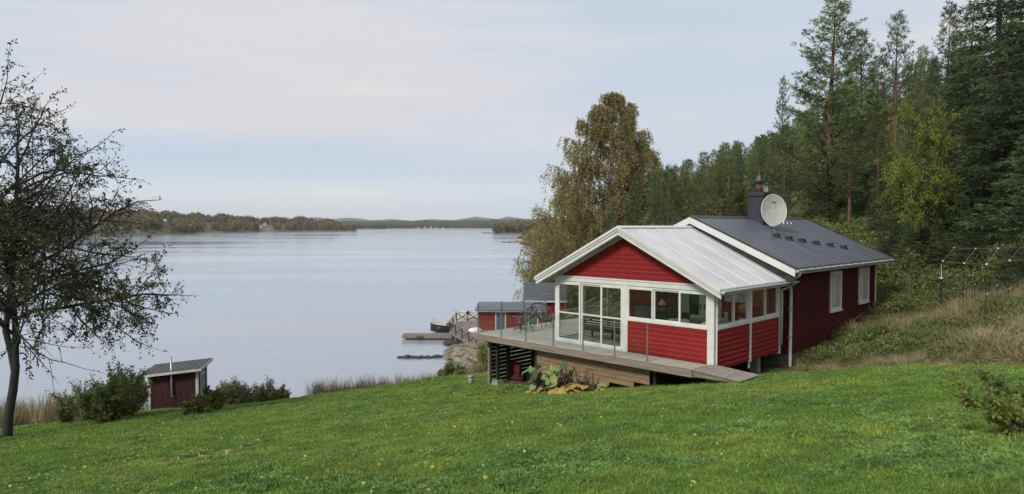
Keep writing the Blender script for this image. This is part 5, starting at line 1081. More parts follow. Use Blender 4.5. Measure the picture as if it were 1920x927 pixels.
G2 = far_land('middle_far_shore', [(250, 438.5, 393), (330, 438, 398), (400, 437.5, 402.5), (440, 436.5, 404), (480, 436, 409), (530, 435, 408), (575, 434.4, 409), (620, 434, 413), (650, 433.6, 420), (668, 433.4, 428)], 420, 15, (.32, .18, .15, .15, .2), .026, 12, 'mixed forest on the point that reaches into the lake behind the first shore', clear=HP2)
far_land('far_shore', [(600, 428.9, 417), (700, 428.8, 416), (760, 428.7, 415), (840, 428.6, 414), (900, 428.7, 413), (960, 428.8, 412), (1080, 429, 410)], 900, 22, (.35, .2, .15, .1, .2), .008, 13, 'distant forest lining the far end of the lake')
far_land('small_island', [(668, 429.6, 426), (680, 429.6, 422), (700, 429.6, 421.5), (715, 429.6, 422.5), (724, 429.6, 427)], 90, 14, (.6, .3, .05, .05, 0), .02, 14, 'dark trees covering the small island in the middle distance')
far_land('reed_spit', [(926, 438.6, 430), (940, 438.6, 421), (965, 438.8, 418), (1000, 439, 416), (1060, 439, 414)], 120, 13, (.3, .2, .2, .2, .1), .03, 15, 'wood growing on the low spit at the right end of the lake')
V, F = strip('hills', [((px-960)/F_PX*8000, 8000, 0, 1, 2500, (424-y)/F_PX*8900+EYE) for px, y in [(-300, 409)]+[(x_, y_) for x_, y_ in zip(range(-200, 1700, 25), np.interp(range(-200, 1700, 25), [-200, 380, 440, 560, 620, 700, 800, 850, 875, 893, 925, 940, 965, 990, 1050, 1700], [409, 408, 407.5, 407.5, 410, 411.5, 411, 409, 406, 404, 408.5, 406, 406.5, 409, 411, 409]))]], 3)
tag(link('blue_hills', npmesh('blue_hills', V, [F], M('distant_forest_hill', (.035, .06, .075), .95, .3, .004), smooth=True)), kind='structure')
mb = MB()
for (xa, ya, xb, yb, w_) in ((340, 437.2, 450, 436.6, 30), (300, 440.6, 345, 439, 20), (903, 437.6, 985, 439.6, 60)):
    pa = at(xa, ya, EYE*F_PX/(ya-424)); pb = at(xb, yb, EYE*F_PX/(yb-424)); pa.z = pb.z = 0; dv = Vector((0, w_, 0)); mb.prism([pa, pb, pb+dv, pa+dv], (0, 0, 1.3))
tag(mb.build('reed_bank', reed_ground), kind='structure')
# houses on the far shores, each one its own thing
def far_house(px, py, d, w_, h_, lab, colw, colr):
    colw = 'white_old' if colw == 'white' else colw; w_ *= .5; h_ *= .45; rh = .28*w_; py += 1.5
    q = slope_pos(px, py, d) if d < 3000 else at(px, py, d)
    o = empty('far_house', (q.x, q.y, q.z), R(random.uniform(-30, 30)), lab, 'house', 'houses across the lake'); P('wall', MB().box(-w_/2, w_/2, -3, 3, -4, h_), colw, o)
    P('roof', MB().prism([(-w_/2-.3, -3.5, h_-.2), (-w_/2-.3, 3.5, h_-.2), (-w_/2-.3, 0, h_+rh)], (w_+.6, 0, 0)), colr, o); m = MB()
    for k in range(3): m.box(-w_/2+.5+k*w_/3.2, -w_/2+1.3+k*w_/3.2, -3.06, -3.001, .5*h_, .85*h_)
    P('window', m, 'darkglass', o)
for (px, py, w_, h_, lab, a, b) in H1: far_house(px, py, 800, w_, h_, lab, a, b)
for (px, py, w_, h_, lab, a, b) in H2: far_house(px, py, 1230, w_*1.2, h_*1.3, lab, a, b)
rr = random.Random(8)
names = ['leftmost', 'second', 'third', 'fourth', 'fifth', 'sixth', 'seventh', 'eighth', 'ninth', 'rightmost']
for k, px in enumerate((785, 797, 808, 817, 831, 846, 878, 890, 899, 933)):
    far_house(px, 426.8-rr.uniform(0, 2.2) if px < 870 else 427.4, 3560, rr.uniform(10, 20), rr.uniform(5, 9), names[k]+' of the tiny pale houses lining the far end of the lake', 'white', 'greyroof')
for k, (px, py, d, s) in enumerate(((945, 455.6, 525, 1.1), (955, 455.6, 528, 1.5), (966, 455.8, 530, 1.6))):
    o = link('lake_stone', rock_mesh('lake_stone', 40+k, MT['wetrock'], sub=3), None, at(px, py, d), k); o.location.z = 0; o.scale = (s*1.2, s, s*.9); tag(o, ('leftmost', 'middle', 'rightmost')[k]+' of three dark stones off the grassy islet', 'rock', 'stones off the islet')
q = at(982, 455, 533); o = link('grassy_islet', rock_mesh('grassy_islet', 45, reed_ground, (1, 1, .22), sub=3), None, (q.x, q.y, 0)); o.scale = (13, 9, 6); tag(o, 'low brown grassy islet at the foot of the right shore trees', 'islet')
o = empty('lake_marker', (at(965, 452, 528).x, 528, .8), 0, 'pale marker post standing on the grassy islet', 'marker'); P('pole', MB().lathe([(.35, 0), (.3, 1.3), (.5, 1.4), (.2, 2.2)], 8), 'curtain', o)

# ------------------------------------------------------------------ the alder at the left
Pa = at(5, 825, 23.3); za = h1(Pa.x, Pa.y)
def ald_drop(C): return np.clip(1.1-.17*np.maximum(0, C[:, 0]-1.5)-.09*np.maximum(0, 7.0-C[:, 2])-.9*(vnoise(C[:, 0]*.8+40, C[:, 2]*.8+C[:, 1]*.5+40, 4) < .38), .04, 1)
ald_extra = [([(0, 0, -.5), (.12, 0, .8), (.30, 0, 1.7), (.42, 0, 2.6)], [.19, .155, .14, .125]), ([(.40, 0, 2.3), (.2, .1, 3.0), (-.02, .15, 3.8)], [.13, .11, .10])]
aw, ac, nl = branchy(31, (0, 0, 0), [((.03, 0, 1), 7.7, .105, (.42, 0, 2.5)), ((-.05, .05, 1), 7.6, .10, (-.02, .15, 3.7)), ((.75, -.15, .62), 4.4, .07, (.45, 0, 4.2)), ((.8, .2, .75), 4.0, .07, (.45, 0, 5.6)), ((-.6, -.1, 1), 4.8, .08, (0, .1, 3.9))], 1, 1, 3,
    [LF['ald_a'], LF['ald_c'], LF['ald_b']], (.46, .07, .47), .125, .062, 12, spread=.9, ratio=(.50, .50, .60), nch=(17, 8, 4), upbias=.06, bark=MT['darkbark'], gravity=.07, jitter=.13, extra=ald_extra, taper0=lambda f: 1.25-.72*f, leafdrop=ald_drop, fstart=.06)
tree_obj('alder_tree', (aw, ac), Pa.x+.1, Pa.y, za, 0, (1.0, .95, .99), 'tall dark leaved alder with two stems leaning from the lawn at the left', 'tree')

# ------------------------------------------------------------------ the birches behind the terrace
bm_ = [LF['bir_a'], LF['bir_b'], LF['bir_c'], LF['bir_d']]
def weeper(seed, H, R0, nb, mats, probs, bark, ll, lw, zlow=.12, sub=8, strands=5, per=13, env=((0, .5), (.12, .86), (.3, 1.0), (.5, .92), (.7, .72), (.85, .50), (.95, .28), (1, .08)), tr=.24):
    "a weeping birch: ascending limbs inside a rounded cone, each hung with fine leafy strands"
    rng = np.random.default_rng(seed); ex, ey = zip(*env); thick = []; thin = []; C = []; D = []
    ax = lambda z: np.array([.25*math.sin(z*.22+seed), .2*math.cos(z*.19), z]); zs = np.linspace(-.4, H, 16)
    thick.append((np.array([ax(z) for z in zs]), np.maximum(tr*(1-zs.clip(0)/H)**.8, .015)))
    for i in range(nb):
        t = ((i+rng.uniform())/nb); zt = zlow+(1-zlow)*t; a = i*2.39996+rng.uniform(-.4, .4); Rr = R0*np.interp(zt, ex, ey)*rng.uniform(.72, 1.12)
        rise = Rr*rng.uniform(.55, .95); z1 = H*zt; z0 = max(.6, z1-rise*1.05); hd = np.array([math.cos(a), math.sin(a), 0]); s_ = np.linspace(0, 1, 7)[:, None]
        pts = ax(z0)+hd*Rr*s_+np.array([0, 0, 1.])*(rise*1.35*s_-rise*.42*s_**2.6)+np.cumsum(rng.normal(size=(7, 3))*.03*Rr, axis=0)*(s_ > 0); thick.append((pts, np.linspace(max(.014, tr*.32*(1-zt)**.6), .008, 7)))
        for j in range(sub):
            f = .25+.75*(j+rng.uniform())/sub; q = f*6; k = min(int(q), 5); b = pts[k]*(1-q+k)+pts[k+1]*(q-k); az = a+rng.uniform(-1.3, 1.3); l = Rr*rng.uniform(.12, .34)+.2; e = b+np.array([math.cos(az), math.sin(az), rng.uniform(.0, .6)])*l; thin.append((np.array([b, (b+e)/2+np.array([0, 0, .08]), e]), np.array([.012, .009, .006])))
            for m in range(strands):
                g = rng.uniform(.15, 1.05); p0 = b+(e-b)*g; L = rng.uniform(.6, 1.9)*(.6+.5*min(1, Rr/R0)); dv = np.array([math.cos(az)*.25, math.sin(az)*.25, 0])+rng.normal(size=3)*.12; sp = np.linspace(0, 1, 5)[:, None]; sp_ = p0+dv*L*sp+np.array([0, 0, -1.])*L*sp**1.25; thin.append((sp_, np.linspace(.005, .003, 5)))
                n = rng.poisson(per*(.5+L*.5)); u = rng.uniform(0, 4, n); k2 = np.minimum(u.astype(int), 3); fr = (u-k2)[:, None]; C.append(sp_[k2]*(1-fr)+sp_[k2+1]*fr+rng.normal(size=(n, 3))*.07); D.append(rng.normal(size=(n, 3))*.6+np.array([0, 0, -.7]))
    V1, F1 = tubes_np(thick, 7); V2, F2 = tubes_np(thin, 3); wood = npmesh('trunk', np.r_[V1, V2], [np.r_[F1, F2+len(V1)]], [bark, MT['twig']], np.r_[np.zeros(len(F1)), np.ones(len(F2))], smooth=True)
    C = np.concatenate(C); D = np.concatenate(D); n = len(C); V, F = leaves(C, D, rng.uniform(.65, 1.25, n)*ll, rng.uniform(.7, 1.25, n)*lw, .12, rng)
    g = vnoise(C[:, 0]*.8+C[:, 2]*.5, C[:, 1]*.8+C[:, 2]*.5, seed); mi = np.where((g > .6) & (rng.uniform(size=n) < .6), 1, rng.choice(len(mats), n, p=probs)); return wood, npmesh('crown', V, [F], mats, mi), n
bw, bc, nl2 = weeper(41, 19.7, 6.1, 140, bm_, (.42, .14, .32, .12), MT['birchbark'], .19, .115, per=18)
q = at(1143, 560, 80); tree_obj('weeping_birch', (bw, bc), q.x, q.y, h1(q.x, q.y), 0, 1.2, 'tall weeping birch with olive brown autumn leaves rising behind the sunroom', 'tree')
bw2, bc2, _ = weeper(43, 10, 3.4, 60, bm_, (.34, .14, .34, .18), MT['birchbark'], .17, .10, zlow=.10, sub=7, strands=4, per=12, tr=.13)
for k, (px, py, d, s, rz, lab) in enumerate(((1064, 560, 94, 1.75, 1.0, 'lower birch filling the gap left of the tall weeping birch'), (1022, 520, 98, 1.0, 2.3, 'small yellowing birch at the water side above the boathouse roof'), (1205, 560, 92, 1.75, 4.0, 'birch showing right of the tall weeping birch'))):
    q = at(px, py, d); tree_obj('birch_tree', (bw2, bc2), q.x, q.y, h1(q.x, q.y), rz, s, lab, 'tree', 'birches beside the tall weeping one')

# ------------------------------------------------------------------ conifers on the slope
def conif(nm, ms, px, d, top, lab, rz, H, wide=1.0, grp='tall conifers behind the cabin'):
    X = (px-960)/F_PX*d; z = h1(X, d); s = max((424-top)/F_PX*d+EYE-z, 3.3+.7*math.sin(px))/H; return tree_obj(nm, ms, X, d, z-.1, rz, (s*wide, s*wide, s), lab, 'tree', grp)
conif('pine_tree', PINES[1], 1463, 66, 148, 'slim pointed pine standing apart, left of the tall pines behind the chimney', .4, 14, .55)
BIG = conifer(105, 16, 2.2, 3.1, 'pine', 150, 27, PN, (.5, .3, .2), MT['pinebark'], bl=.28)
conif('pine_tree', BIG, 1556, 47, -2, 'tallest broad pine directly behind the right part of the cabin roof', 1.0, 16, 1.4)
conif('pine_tree', PINES[2], 1606, 50, 66, 'pine pressed against the right side of the tallest broad pine', 2.2, 12, .95)
conif('pine_tree', PINES[1], 1672, 47, 30, 'open topped pine with sky around its tip, right of the tallest pine', .2, 14, .95)
conif('pine_tree', PINES[0], 1640, 56, 110, 'shorter pine in the gap between the two tall pines', 3.0, 13, .9)
conif('pine_tree', PINES[1], 1772, 43, 14, 'red barked pine with a thin crown left of the big dark spruce', 4.1, 14, .8)
conif('pine_tree', PINES[0], 1715, 54, 150, 'bushy pine low between the open topped pine and the red barked one', 5.0, 13, 1.0)
conif('pine_tree', PINES[3], 1512, 56, 210, 'small full pine left of the tallest broad pine', .9, 11, .9)
BSP = conifer(113, 17, 1.2, 3.2, 'spruce', 165, 24, SN, (.42, .18, .40), MT['bark'], bl=.26, bw=.055)
conif('spruce_tree', BSP, 1862, 34, -190, 'huge dark spruce with its top cut off by the frame at the right', .3, 17, 1.25)
conif('spruce_tree', BSP, 1950, 30, -260, 'dark spruce at the right edge of the view', 2.3, 17, 1.2)
conif('spruce_tree', SPRUCES[0], 1818, 42, 5, 'dark spruce half hidden between the red barked pine and the huge spruce', 1.3, 13, 1.25)
conif('spruce_tree', SPRUCES[1], 1925, 25.5, 248, 'young spruce with level boughs at the right edge, in front of the big ones', 3.3, 11, 1.35)
conif('spruce_tree', SPRUCES[1], 1770, 36, 375, 'low young spruce behind the black berry cage', 1.9, 11, 1.3)
for k, (px, d, top, w_, q_) in enumerate(((1590, 43, 250, 1.5, 0), (1530, 52, 260, 1.3, 3), (1640, 44, 215, 1.3, 2), (1700, 41, 240, 1.3, 0), (1835, 38, 170, 1.3, 2), (1790, 46, 120, 1.1, 1), (1900, 37, 120, 1.2, 0), (1480, 62, 240, 1.2, 2), (1890, 45, 30, 1.0, 1), (1728, 60, 90, 1.0, 1), (1440, 74, 262, 1.3, 3))):
    lab = ('bushy pine under the tallest pine, rising over the roof', 'mid height pine left of the tallest one, above the roof ridge', 'full pine in the gap below the open topped pine', 'broad young pine right of the open topped pine', 'pine with light boughs in front of the dark spruce mass', 'thin topped pine beside the red barked one', 'broad pine between the two biggest spruces', 'broad pine behind the satellite dish', 'slender pine rising between the two biggest spruces', 'slender pine farther back, between the open topped and red barked pines', 'full pine standing left of the slim pointed one')[k]
    conif('pine_tree', PINES[q_], px, d, top, lab, k*.9, (13, 14, 12, 11)[q_], w_)
for k, (px, d, top, w_) in enumerate(((1668, 34, 425, 2.0), (1700, 38, 400, 1.8), (1640, 40, 396, 1.5), (1725, 33, 440, 1.7), (1610, 46, 372, 1.4), (1575, 50, 345, 1.3), (1745, 44, 340, 1.3), (1850, 40, 330, 1.4), (1800, 31.5, 430, 1.8), (1880, 33, 395, 1.5), (1535, 58, 330, 1.2), (1680, 46, 330, 1.2))):
    lab = ('dark low spruce just past the far corner of the cabin', 'low spruce behind the one at the far cabin corner', 'low spruce peeping over the roof end', 'low dark spruce left of the garden lamp', 'young spruce on the rocky slope above the roof end', 'young spruce on the rocky slope over the middle of the roof', 'young spruce under the yellow green rowan', 'young spruce in the shade under the huge dark spruce', 'bushy spruce directly behind the berry cage', 'bushy spruce behind the right half of the berry cage', 'young spruce on the slope right of the satellite dish', 'young spruce low beneath the open topped pine')[k]
    conif('young_spruce', SPRUCES[k % 2], px, d, top, lab, k*1.3, (13, 11)[k % 2], w_, 'young spruces on the slope right of the cabin')
for k, (px, d, top, w_) in enumerate(((1690, 35.5, 372, 1.5), (1722, 36.5, 330, 1.4), (1758, 31, 455, 1.9), (1790, 35, 352, 1.5), (1832, 33, 372, 1.6), (1866, 30, 405, 1.7), (1905, 34, 300, 1.5), (1660, 43, 300, 1.2), (1622, 44, 330, 1.3), (1702, 31.5, 478, 2.1), (1820, 29.5, 455, 2.0), (1780, 39, 270, 1.3))):
    lab = ('spruce on the slope left of the rowan trunk', 'taller spruce crowding the left side of the rowan', 'squat spruce just behind the garden lamp', 'spruce between the rowan and the huge dark spruce', 'spruce behind the middle of the berry cage', 'spruce close behind the right part of the berry cage', 'tall spruce at the right edge above the bird feeder', 'narrow spruce above the far end of the cabin roof', 'narrow spruce over the middle of the cabin roof', 'low squat spruce between the cabin corner and the garden lamp', 'low squat spruce right behind the poles of the berry cage', 'spruce showing through the gap right of the rowan crown')[k]
    conif('young_spruce', SPRUCES[(k+1) % 2], px, d, top, lab, k*2.1, (13, 11)[(k+1) % 2], w_, 'young spruces on the slope right of the cabin')
rw, rc, _ = branchy(51, (0, 0, -.3), [((-.18, 0, 1), 5.2, .09, (0, 0, 0)), ((.12, .1, 1), 5.0, .08, (.1, 0, 0)), ((-.5, -.1, 1), 3.8, .06, (0, 0, .4))], 1, 1, 3, [LF['row_a'], LF['row_c'], LF['row_b']], (.55, .15, .30), .15, .06, 13, spread=.9, ratio=(.48, .5, .6), nch=(10, 6, 4), upbias=.05, gravity=.1, fstart=.4)
q = at(1752, 500, 33.5); zz = h1(q.x, q.y); tree_obj('rowan_tree', (rw, rc), q.x, q.y, zz, 0, (.74, .74, 1.08), 'yellow green rowan glowing against the dark spruces', 'tree')
rr = random.Random(17); cnt = 0; pts_ = []
for _ in range(6000):
    if cnt >= 262: break
    d = rr.uniform(46, 170); px = rr.uniform(1150, 2000); X = (px-960)/F_PX*d
    sx = np.interp(d, [46, 60, 100, 230], [5, 5, 8, 12])
    if X < sx+4: continue
    low = px > 1490 and d < 60
    z = h1(X, d)
    if z < 1.0: continue
    md = 2.3 if d < 90 else 3.6
    if any((X-a)**2+(d-b)**2 < md*md for a, b in pts_): continue
    sky_ = np.interp(px, [1150, 1240, 1300, 1360, 1400, 1440, 1500, 1600, 1700, 1800, 2000], [350, 316, 296, 268, 262, 252, 215, 150, 120, 95, 60])
    kind = rr.choices(['p', 's', 'd'], (.50, .18, .32))[0]; H = rr.uniform(9.5, 13.5)*(1 if kind != 'd' else .62)*(.55 if low else 1); top_py = 424-(z+H-EYE)/d*F_PX
    if top_py < sky_-4: H *= max(.35, (z+H-(top_py*0+0) - z-((top_py-sky_)/-F_PX*d))/H) if True else 1; top_py = 424-(z+H-EYE)/d*F_PX
    if H < 3.2: continue
    pts_.append((X, d)); cnt += 1; plc = 'right behind the birches' if px < 1260 else 'between the birches and the chimney' if px < 1400 else 'behind the chimney and dish' if px < 1500 else 'on the slope above the roof' if px < 1660 else 'on the upper slope at the right'; plc += ', low near the rocks' if d < 60 else ', midway up the hillside' if d < 105 else ', far up the hillside'
    if kind == 'p': k = rr.randrange(4); ms = PINES[k]; h0_ = (13, 14, 12, 11)[k]; nm = 'pine_tree'; lab = 'crowded forest pine '+plc; grp = 'forest pines on the hillside'
    elif kind == 's': k = rr.randrange(2); ms = SPRUCES[k]; h0_ = (13, 11)[k]; nm = 'spruce_tree'; lab = 'dark forest spruce '+plc; grp = 'forest spruces on the hillside'
    else: k = rr.randrange(2); ms = DEC[k]; h0_ = (7.4, 6.8)[k]; nm = 'leafy_tree'; lab = 'yellowing leafy tree '+plc; grp = 'leafy trees on the hillside'
    s = H/h0_; ww = rr.uniform(.8, 1.05); tree_obj(nm, ms, X, d, z-.2, rr.uniform(0, 6.28), (s*ww, s*ww, s), lab, 'tree', grp)
# the far wood, too dense to count
rng = np.random.default_rng(5); n = 5200; dd_ = rng.uniform(150, 820, n); XX = rng.uniform(5, 330, n)*np.clip(dd_/400, .6, 1.2); zz = hgt(XX, dd_); kp = (zz > .5) & (XX > 8); XX, dd_, zz = XX[kp], dd_[kp], zz[kp]; n = len(XX)
src = [PINES[0][1], SPRUCES[0][1], DEC[0][1], DEC[1][1], PINES[3][1]]
nearshore = XX < 26; idd = np.where(nearshore, rng.choice([1, 2, 3, 3, 3], n), rng.choice([0, 1, 2, 4, 0, 4, 3], n)); base = np.array([13, 13, 7.4, 6.8, 11.]); Ht = rng.uniform(7, 12, n)*np.where(nearshore, .8, 1)
scatter('hillside_wood', np.c_[XX, dd_, zz-.3], np.c_[np.zeros(n), np.zeros(n), rng.uniform(0, 6.28, n)], Ht/base[idd], idd, src, 'dense mixed forest running along the far part of the right shore', 'forest')
# lichen covered rocks on the slope
lr = [rock_mesh('lichen_rock', 60+k, MT['lichenrock'], (1, 1, .6), rough=.3, sub=3) for k in range(3)]; rr = random.Random(9); k = 0
while k < 26:
    px = rr.uniform(1520, 1760) if k < 20 else rr.uniform(1850, 1940); d = rr.uniform(38, 60); X = (px-960)/F_PX*d; z = h1(X, d)
    o = link('lichen_rock', lr[k % 3], None, (X, d, z-.1), rr.uniform(0, 6)); s = rr.uniform(.3, .85); o.scale = (s*1.3, s, s*.8); tag(o, 'pale lichen covered rock lying on the wooded slope beyond the roof', 'rock', 'lichen rocks on the slope'); k += 1

# ------------------------------------------------------------------ shrubs
def shrub(nm, seed, px, py, d, H, W, mats, probs, ll, lw, per, lab, nst=9, rz=0, hangv=.0, spread=.55, levels=2, z=None, nch=(7, 5)):
    rg_ = random.Random(seed); dirs = []
    for k in range(nst):
        a = k*6.283/nst+rg_.uniform(-.3, .3); t = rg_.uniform(.15, 1); dirs.append(((math.cos(a)*W/H*t, math.sin(a)*W/H*t, 1), H*.72*rg_.uniform(.7, 1.05)*(1-.2*t), .022, (math.cos(a)*.18*W*t, math.sin(a)*.18*W*t, -.15)))
    m_ = branchy(seed, (0, 0, 0), dirs, 1, 1, levels, mats, probs, ll, lw, per, spread=spread, ratio=(.45, .5, .5), nch=nch, upbias=.35, hang=hangv, fstart=.05)
    q = at(px, py, d); zz_ = h1(q.x, q.y) if z is None else z; return tree_obj(nm, m_[:2], q.x, q.y, zz_, rz, 1, lab, 'shrub', parts=('stems', 'foliage'))
BU = [LF['bush_a'], LF['bush_c'], LF['bush_b']]
shrub('shrub', 71, 205, 797, 25.6, 1.95, 1.15, BU, (.5, .10, .40), .14, .065, 12, 'dense dark green shrub with glossy leaves in front of the shed corner', 14, nch=(8, 5))
shrub('shrub', 72, 240, 790, 27.5, 2.5, 1.15, BU, (.50, .30, .20), .12, .065, 9, 'taller loose shrub with yellowing leaves between the dark shrub and the shed', 12)
shrub('shrub', 73, 165, 785, 27.5, 2.1, 1.1, BU, (.4, .15, .45), .10, .055, 5, 'sparse twiggy shrub left of the dark glossy one', 11)
shrub('shrub', 77, 125, 795, 28.5, 1.6, 1.0, [LF['tan_c'], LF['bush_a'], LF['tan_b']], (.4, .3, .3), .09, .04, 5, 'brownish shrub merging with the reeds left of the garden shrubs', 10)
shrub('currant_bush', 74, 392, 780, 26.2, 1.15, .95, [LF['cur_b'], LF['cur_a'], LF['cur_c']], (.55, .33, .12), .10, .08, 12, 'low round currant bush with yellow and reddish leaves before the shed door', 14, nch=(8, 5))
WI = [LF['wil_a'], LF['bush_c'], LF['wil_b']]
for k, (px, py, d, H) in enumerate(((425, 768, 32.0, 1.6), (462, 762, 32.5, 1.85), (498, 757, 33.0, 1.7), (522, 754, 33.3, 1.3))):
    shrub('willow_shrub', 80+k, px, py, d, H, 1.0, WI, (.6, .05, .35), .10, .045, 11, ('leftmost of the grey green willow shrubs, nearest the shed', 'tallest of the grey green willow shrubs along the lawn edge', 'third grey green willow shrub counted from the shed', 'rightmost and smallest of the grey green willow shrubs')[k], 12)
shrub('shrub', 90, 846, 706, 37.0, 1.15, .95, BU, (.65, .1, .25), .12, .07, 11, 'round bright green bush at the lawn edge left of the granite slabs', 14)
shrub('shrub', 91, 913, 690, 44, 2.2, 1.1, [LF['row_a'], LF['row_c'], LF['row_b']], (.4, .4, .2), .12, .05, 6, 'yellow green bush on the rocks beside the first deck post', 10)
shrub('shrub', 92, 1652, 590, 31.5, 1.6, 1.3, BU, (.35, .02, .63), .09, .05, 9, 'dark green shrub against the far corner of the cabin', 12)
shrub('shrub', 93, 1700, 560, 30.5, 1.8, 1.5, BU, (.4, .04, .56), .09, .05, 9, 'wide dark shrub between the cabin corner and the garden lamp', 13)
shrub('shrub', 94, 1600, 660, 20.5, .6, .7, [LF['wgr_a'], LF['wgr_c'], LF['wgr_b']], (.5, .1, .4), .06, .035, 8, 'small low shrub in the wild grass below the first cabin window', 10)
shrub('shrub', 95, 1775, 650, 17.6, .55, .8, BU, (.5, .05, .45), .075, .05, 9, 'leafy low shrub at the edge of the lawn right of the tan grass', 12)
# the young oak twigs reaching in at the right
ow = branchy(99, (0, 0, 0), [((-1, .2, .38), .62, .011, (0, 0, .12)), ((-.9, -.3, .2), .45, .010, (.05, 0, .10)), ((-.5, .4, .8), .50, .010, (.05, 0, .15)), ((.1, .1, 1), .55, .016, (0, 0, -.25))], 1, 1, 2, [LF['bush_a'], LF['row_c'], LF['row_b']], (.50, .12, .38), .062, .036, 7, spread=.6, ratio=(.42, .5), nch=(6, 4), upbias=.1, bark=MT['darkbark'], fstart=.25)
q = at(1915, 848, 7.4); tree_obj('young_oak', ow[:2], q.x, q.y, h1(q.x, q.y), 0, 1, 'leafy oak branch reaching over the lawn from the right edge', 'shrub')

# ------------------------------------------------------------------ garden frame, lamp, edging
q = at(1764, 576, 25.5); z = h1(q.x, q.y); o = empty('garden_lamp', (q.x, q.y, z), 0, 'black garden lamp post with a small pale mushroom shade', 'lamp'); P('post', MB().lathe([(.035, -.1), (.03, 1.30)], 8), 'blackmetal', o); P('lamp_shade', MB().lathe([(.11, 1.30), (.10, 1.34), (.03, 1.40), (.012, 1.42), (.012, 1.85)], 12), 'metal', o, True)
FRM = empty('berry_cage', (0, 0, 0), 0, 'thin black pole cage with white joints over the berry bed at the right', 'cage')
def pole(a, b, r=.018): P('pole', MB().tube([a, b], max(r*.7, .007), 5), 'blackmetal' if r > .012 else 'cable', FRM)
def joint(a, r=.022): m = MB(); sphere(m, a, r, 8, 5); P('joint', m, 'whiteplastic', FRM)
fx = [(1768, 26.0), (1808, 23.6), (1850, 21.6), (1893, 23.6), (1940, 25)]
for k, (px, d) in enumerate(fx):
    X = (px-960)/F_PX*d; zb_ = h1(X, d); lo = Vector((X, d, zb_-.1)); md_ = at(px, (543, 548, 552, 541, 541)[k], d); hi = at(px, (490, 494, 496, 489, 489)[k], d); pole(lo, hi); joint(md_); joint(hi, .034)
    if k: pole(pm, md_, .008); pole(ph, hi, .009)
    pm, ph = md_, hi
    X2 = (px+22-960)/F_PX*(d+1.8); z2 = h1(X2, d+1.8); pole(Vector((X2, d+1.8, z2-.1)), Vector((X2, d+1.8, md_.z+.12))); joint(Vector((X2, d+1.8, md_.z+.12)), .022); pole(md_, Vector((X2, d+1.8, md_.z+.12)), .008); pole(hi, Vector((X2, d+1.8, hi.z+.45)), .009)
    if k < 3: joint(Vector((X2, d+1.8, hi.z+.45)), .03)
    if k: pole(pk, Vector((X2, d+1.8, hi.z+.45)), .009)
    pk = Vector((X2, d+1.8, hi.z+.45))
EB = empty('bed_edging', (0, 0, 0), 0, 'pale wooden edging along the lawn border at the right', 'edging')
for (pa, ya, da, pb, yb, db) in ((1760, 688, 16.6, 1822, 690, 15.9), (1822, 690.5, 15.9, 1880, 690, 15.2), (1878, 686, 15.3, 1935, 686, 14.7)):
    a = at(pa, ya, da); b = at(pb, yb, db); a.z = h1(a.x, a.y)+.05; b.z = h1(b.x, b.y)+.05; P('edging_board', MB().beam(a, b, .05, .09), 'curtain', EB)
BD2 = empty('bed_planks', (0, 0, 0), 0, 'old grey planks lying along the foot of the berry bed', 'planks')
for (pa, ya, da, pb, yb, db) in ((1822, 594, 22.8, 1875, 600, 21.6), (1870, 600, 21.8, 1915, 604, 21.4), (1880, 596, 22.6, 1930, 598, 22.3)):
    a = at(pa, ya, da); b = at(pb, yb, db); a.z = h1(a.x, a.y)+.10; b.z = h1(b.x, b.y)+.10; P('plank', MB().beam(a, b, .12, .05), 'jetty', BD2)
q = at(1921, 476, 26); o = empty('bird_feeder', (q.x, q.y, h1(q.x, q.y)), .3, 'small pale roofed bird feeder on a post at the right edge', 'bird feeder'); hz0 = q.z-h1(q.x, q.y); P('post', MB().box(-.03, .03, -.03, .03, -.1, hz0), 'blackmetal', o); P('box', MB().box(-.13, .13, -.10, .10, hz0, hz0+.22), 'metal', o); P('roof', MB().prism([(-.20, -.16, hz0+.23), (-.20, .16, hz0+.23), (-.20, 0, hz0+.32)], (.4, 0, 0)), 'blind', o)

# ------------------------------------------------------------------ grass, reeds, wild ground
GM = [LF['grass_a'], LF['grass_b'], LF['grass_c']]
gsrc = [blade_mesh('grass_tuft', 26, .085, .022, .052, .0065, .5, GM, (.5, .32, .18), 1), blade_mesh('grass_tuft', 24, .09, .02, .045, .0070, .8, GM, (.35, .45, .20), 2), leaf_clump('clover_tuft', 24, .08, .035, .030, .024, [LF['clover'], LF['grass_b']], (.8, .2), 3), blade_mesh('grass_tuft', 24, .09, .025, .060, .0065, .6, GM, (.35, .2, .45), 4)]
rng = np.random.default_rng(77); n = 260000; u_ = rng.uniform(0, 1, n); d0, d1 = 3.6, 42.0
dd_ = (d0**.45+u_*(d1**.45-d0**.45))**(1/.45); th = rng.uniform(-R(47), R(50), n); X = dd_*np.tan(th); Y = dd_
kp = lawn_mask(X, Y); X, Y = X[kp], Y[kp]; n = len(X); Z = hgt(X, Y); pt = .6*vnoise(X*.35, Y*.35, 8)+.4*vnoise(X*2.2, Y*2.2, 10); cl = .5*vnoise(X*.9, Y*.9, 9)+.5*vnoise(X*3.1, Y*3.1, 11)+.16*np.clip((X-1)/3, 0, 1)*np.clip((11-Y)/3, 0, 1)
idd = np.where((cl > .65) & (rng.uniform(size=n) < .7), 2, np.where(pt > .58, rng.choice([0, 3, 3], n), np.where(pt < .42, rng.choice([0, 1, 1], n), rng.choice([0, 1, 3], n)))); sc = (.55+.35*rng.uniform(size=n)+.45*vnoise(X*.5, Y*.5, 12)+.55*vnoise(X*3.3, Y*3.3, 14))*np.clip(.85+Y*.022, .9, 1.7)
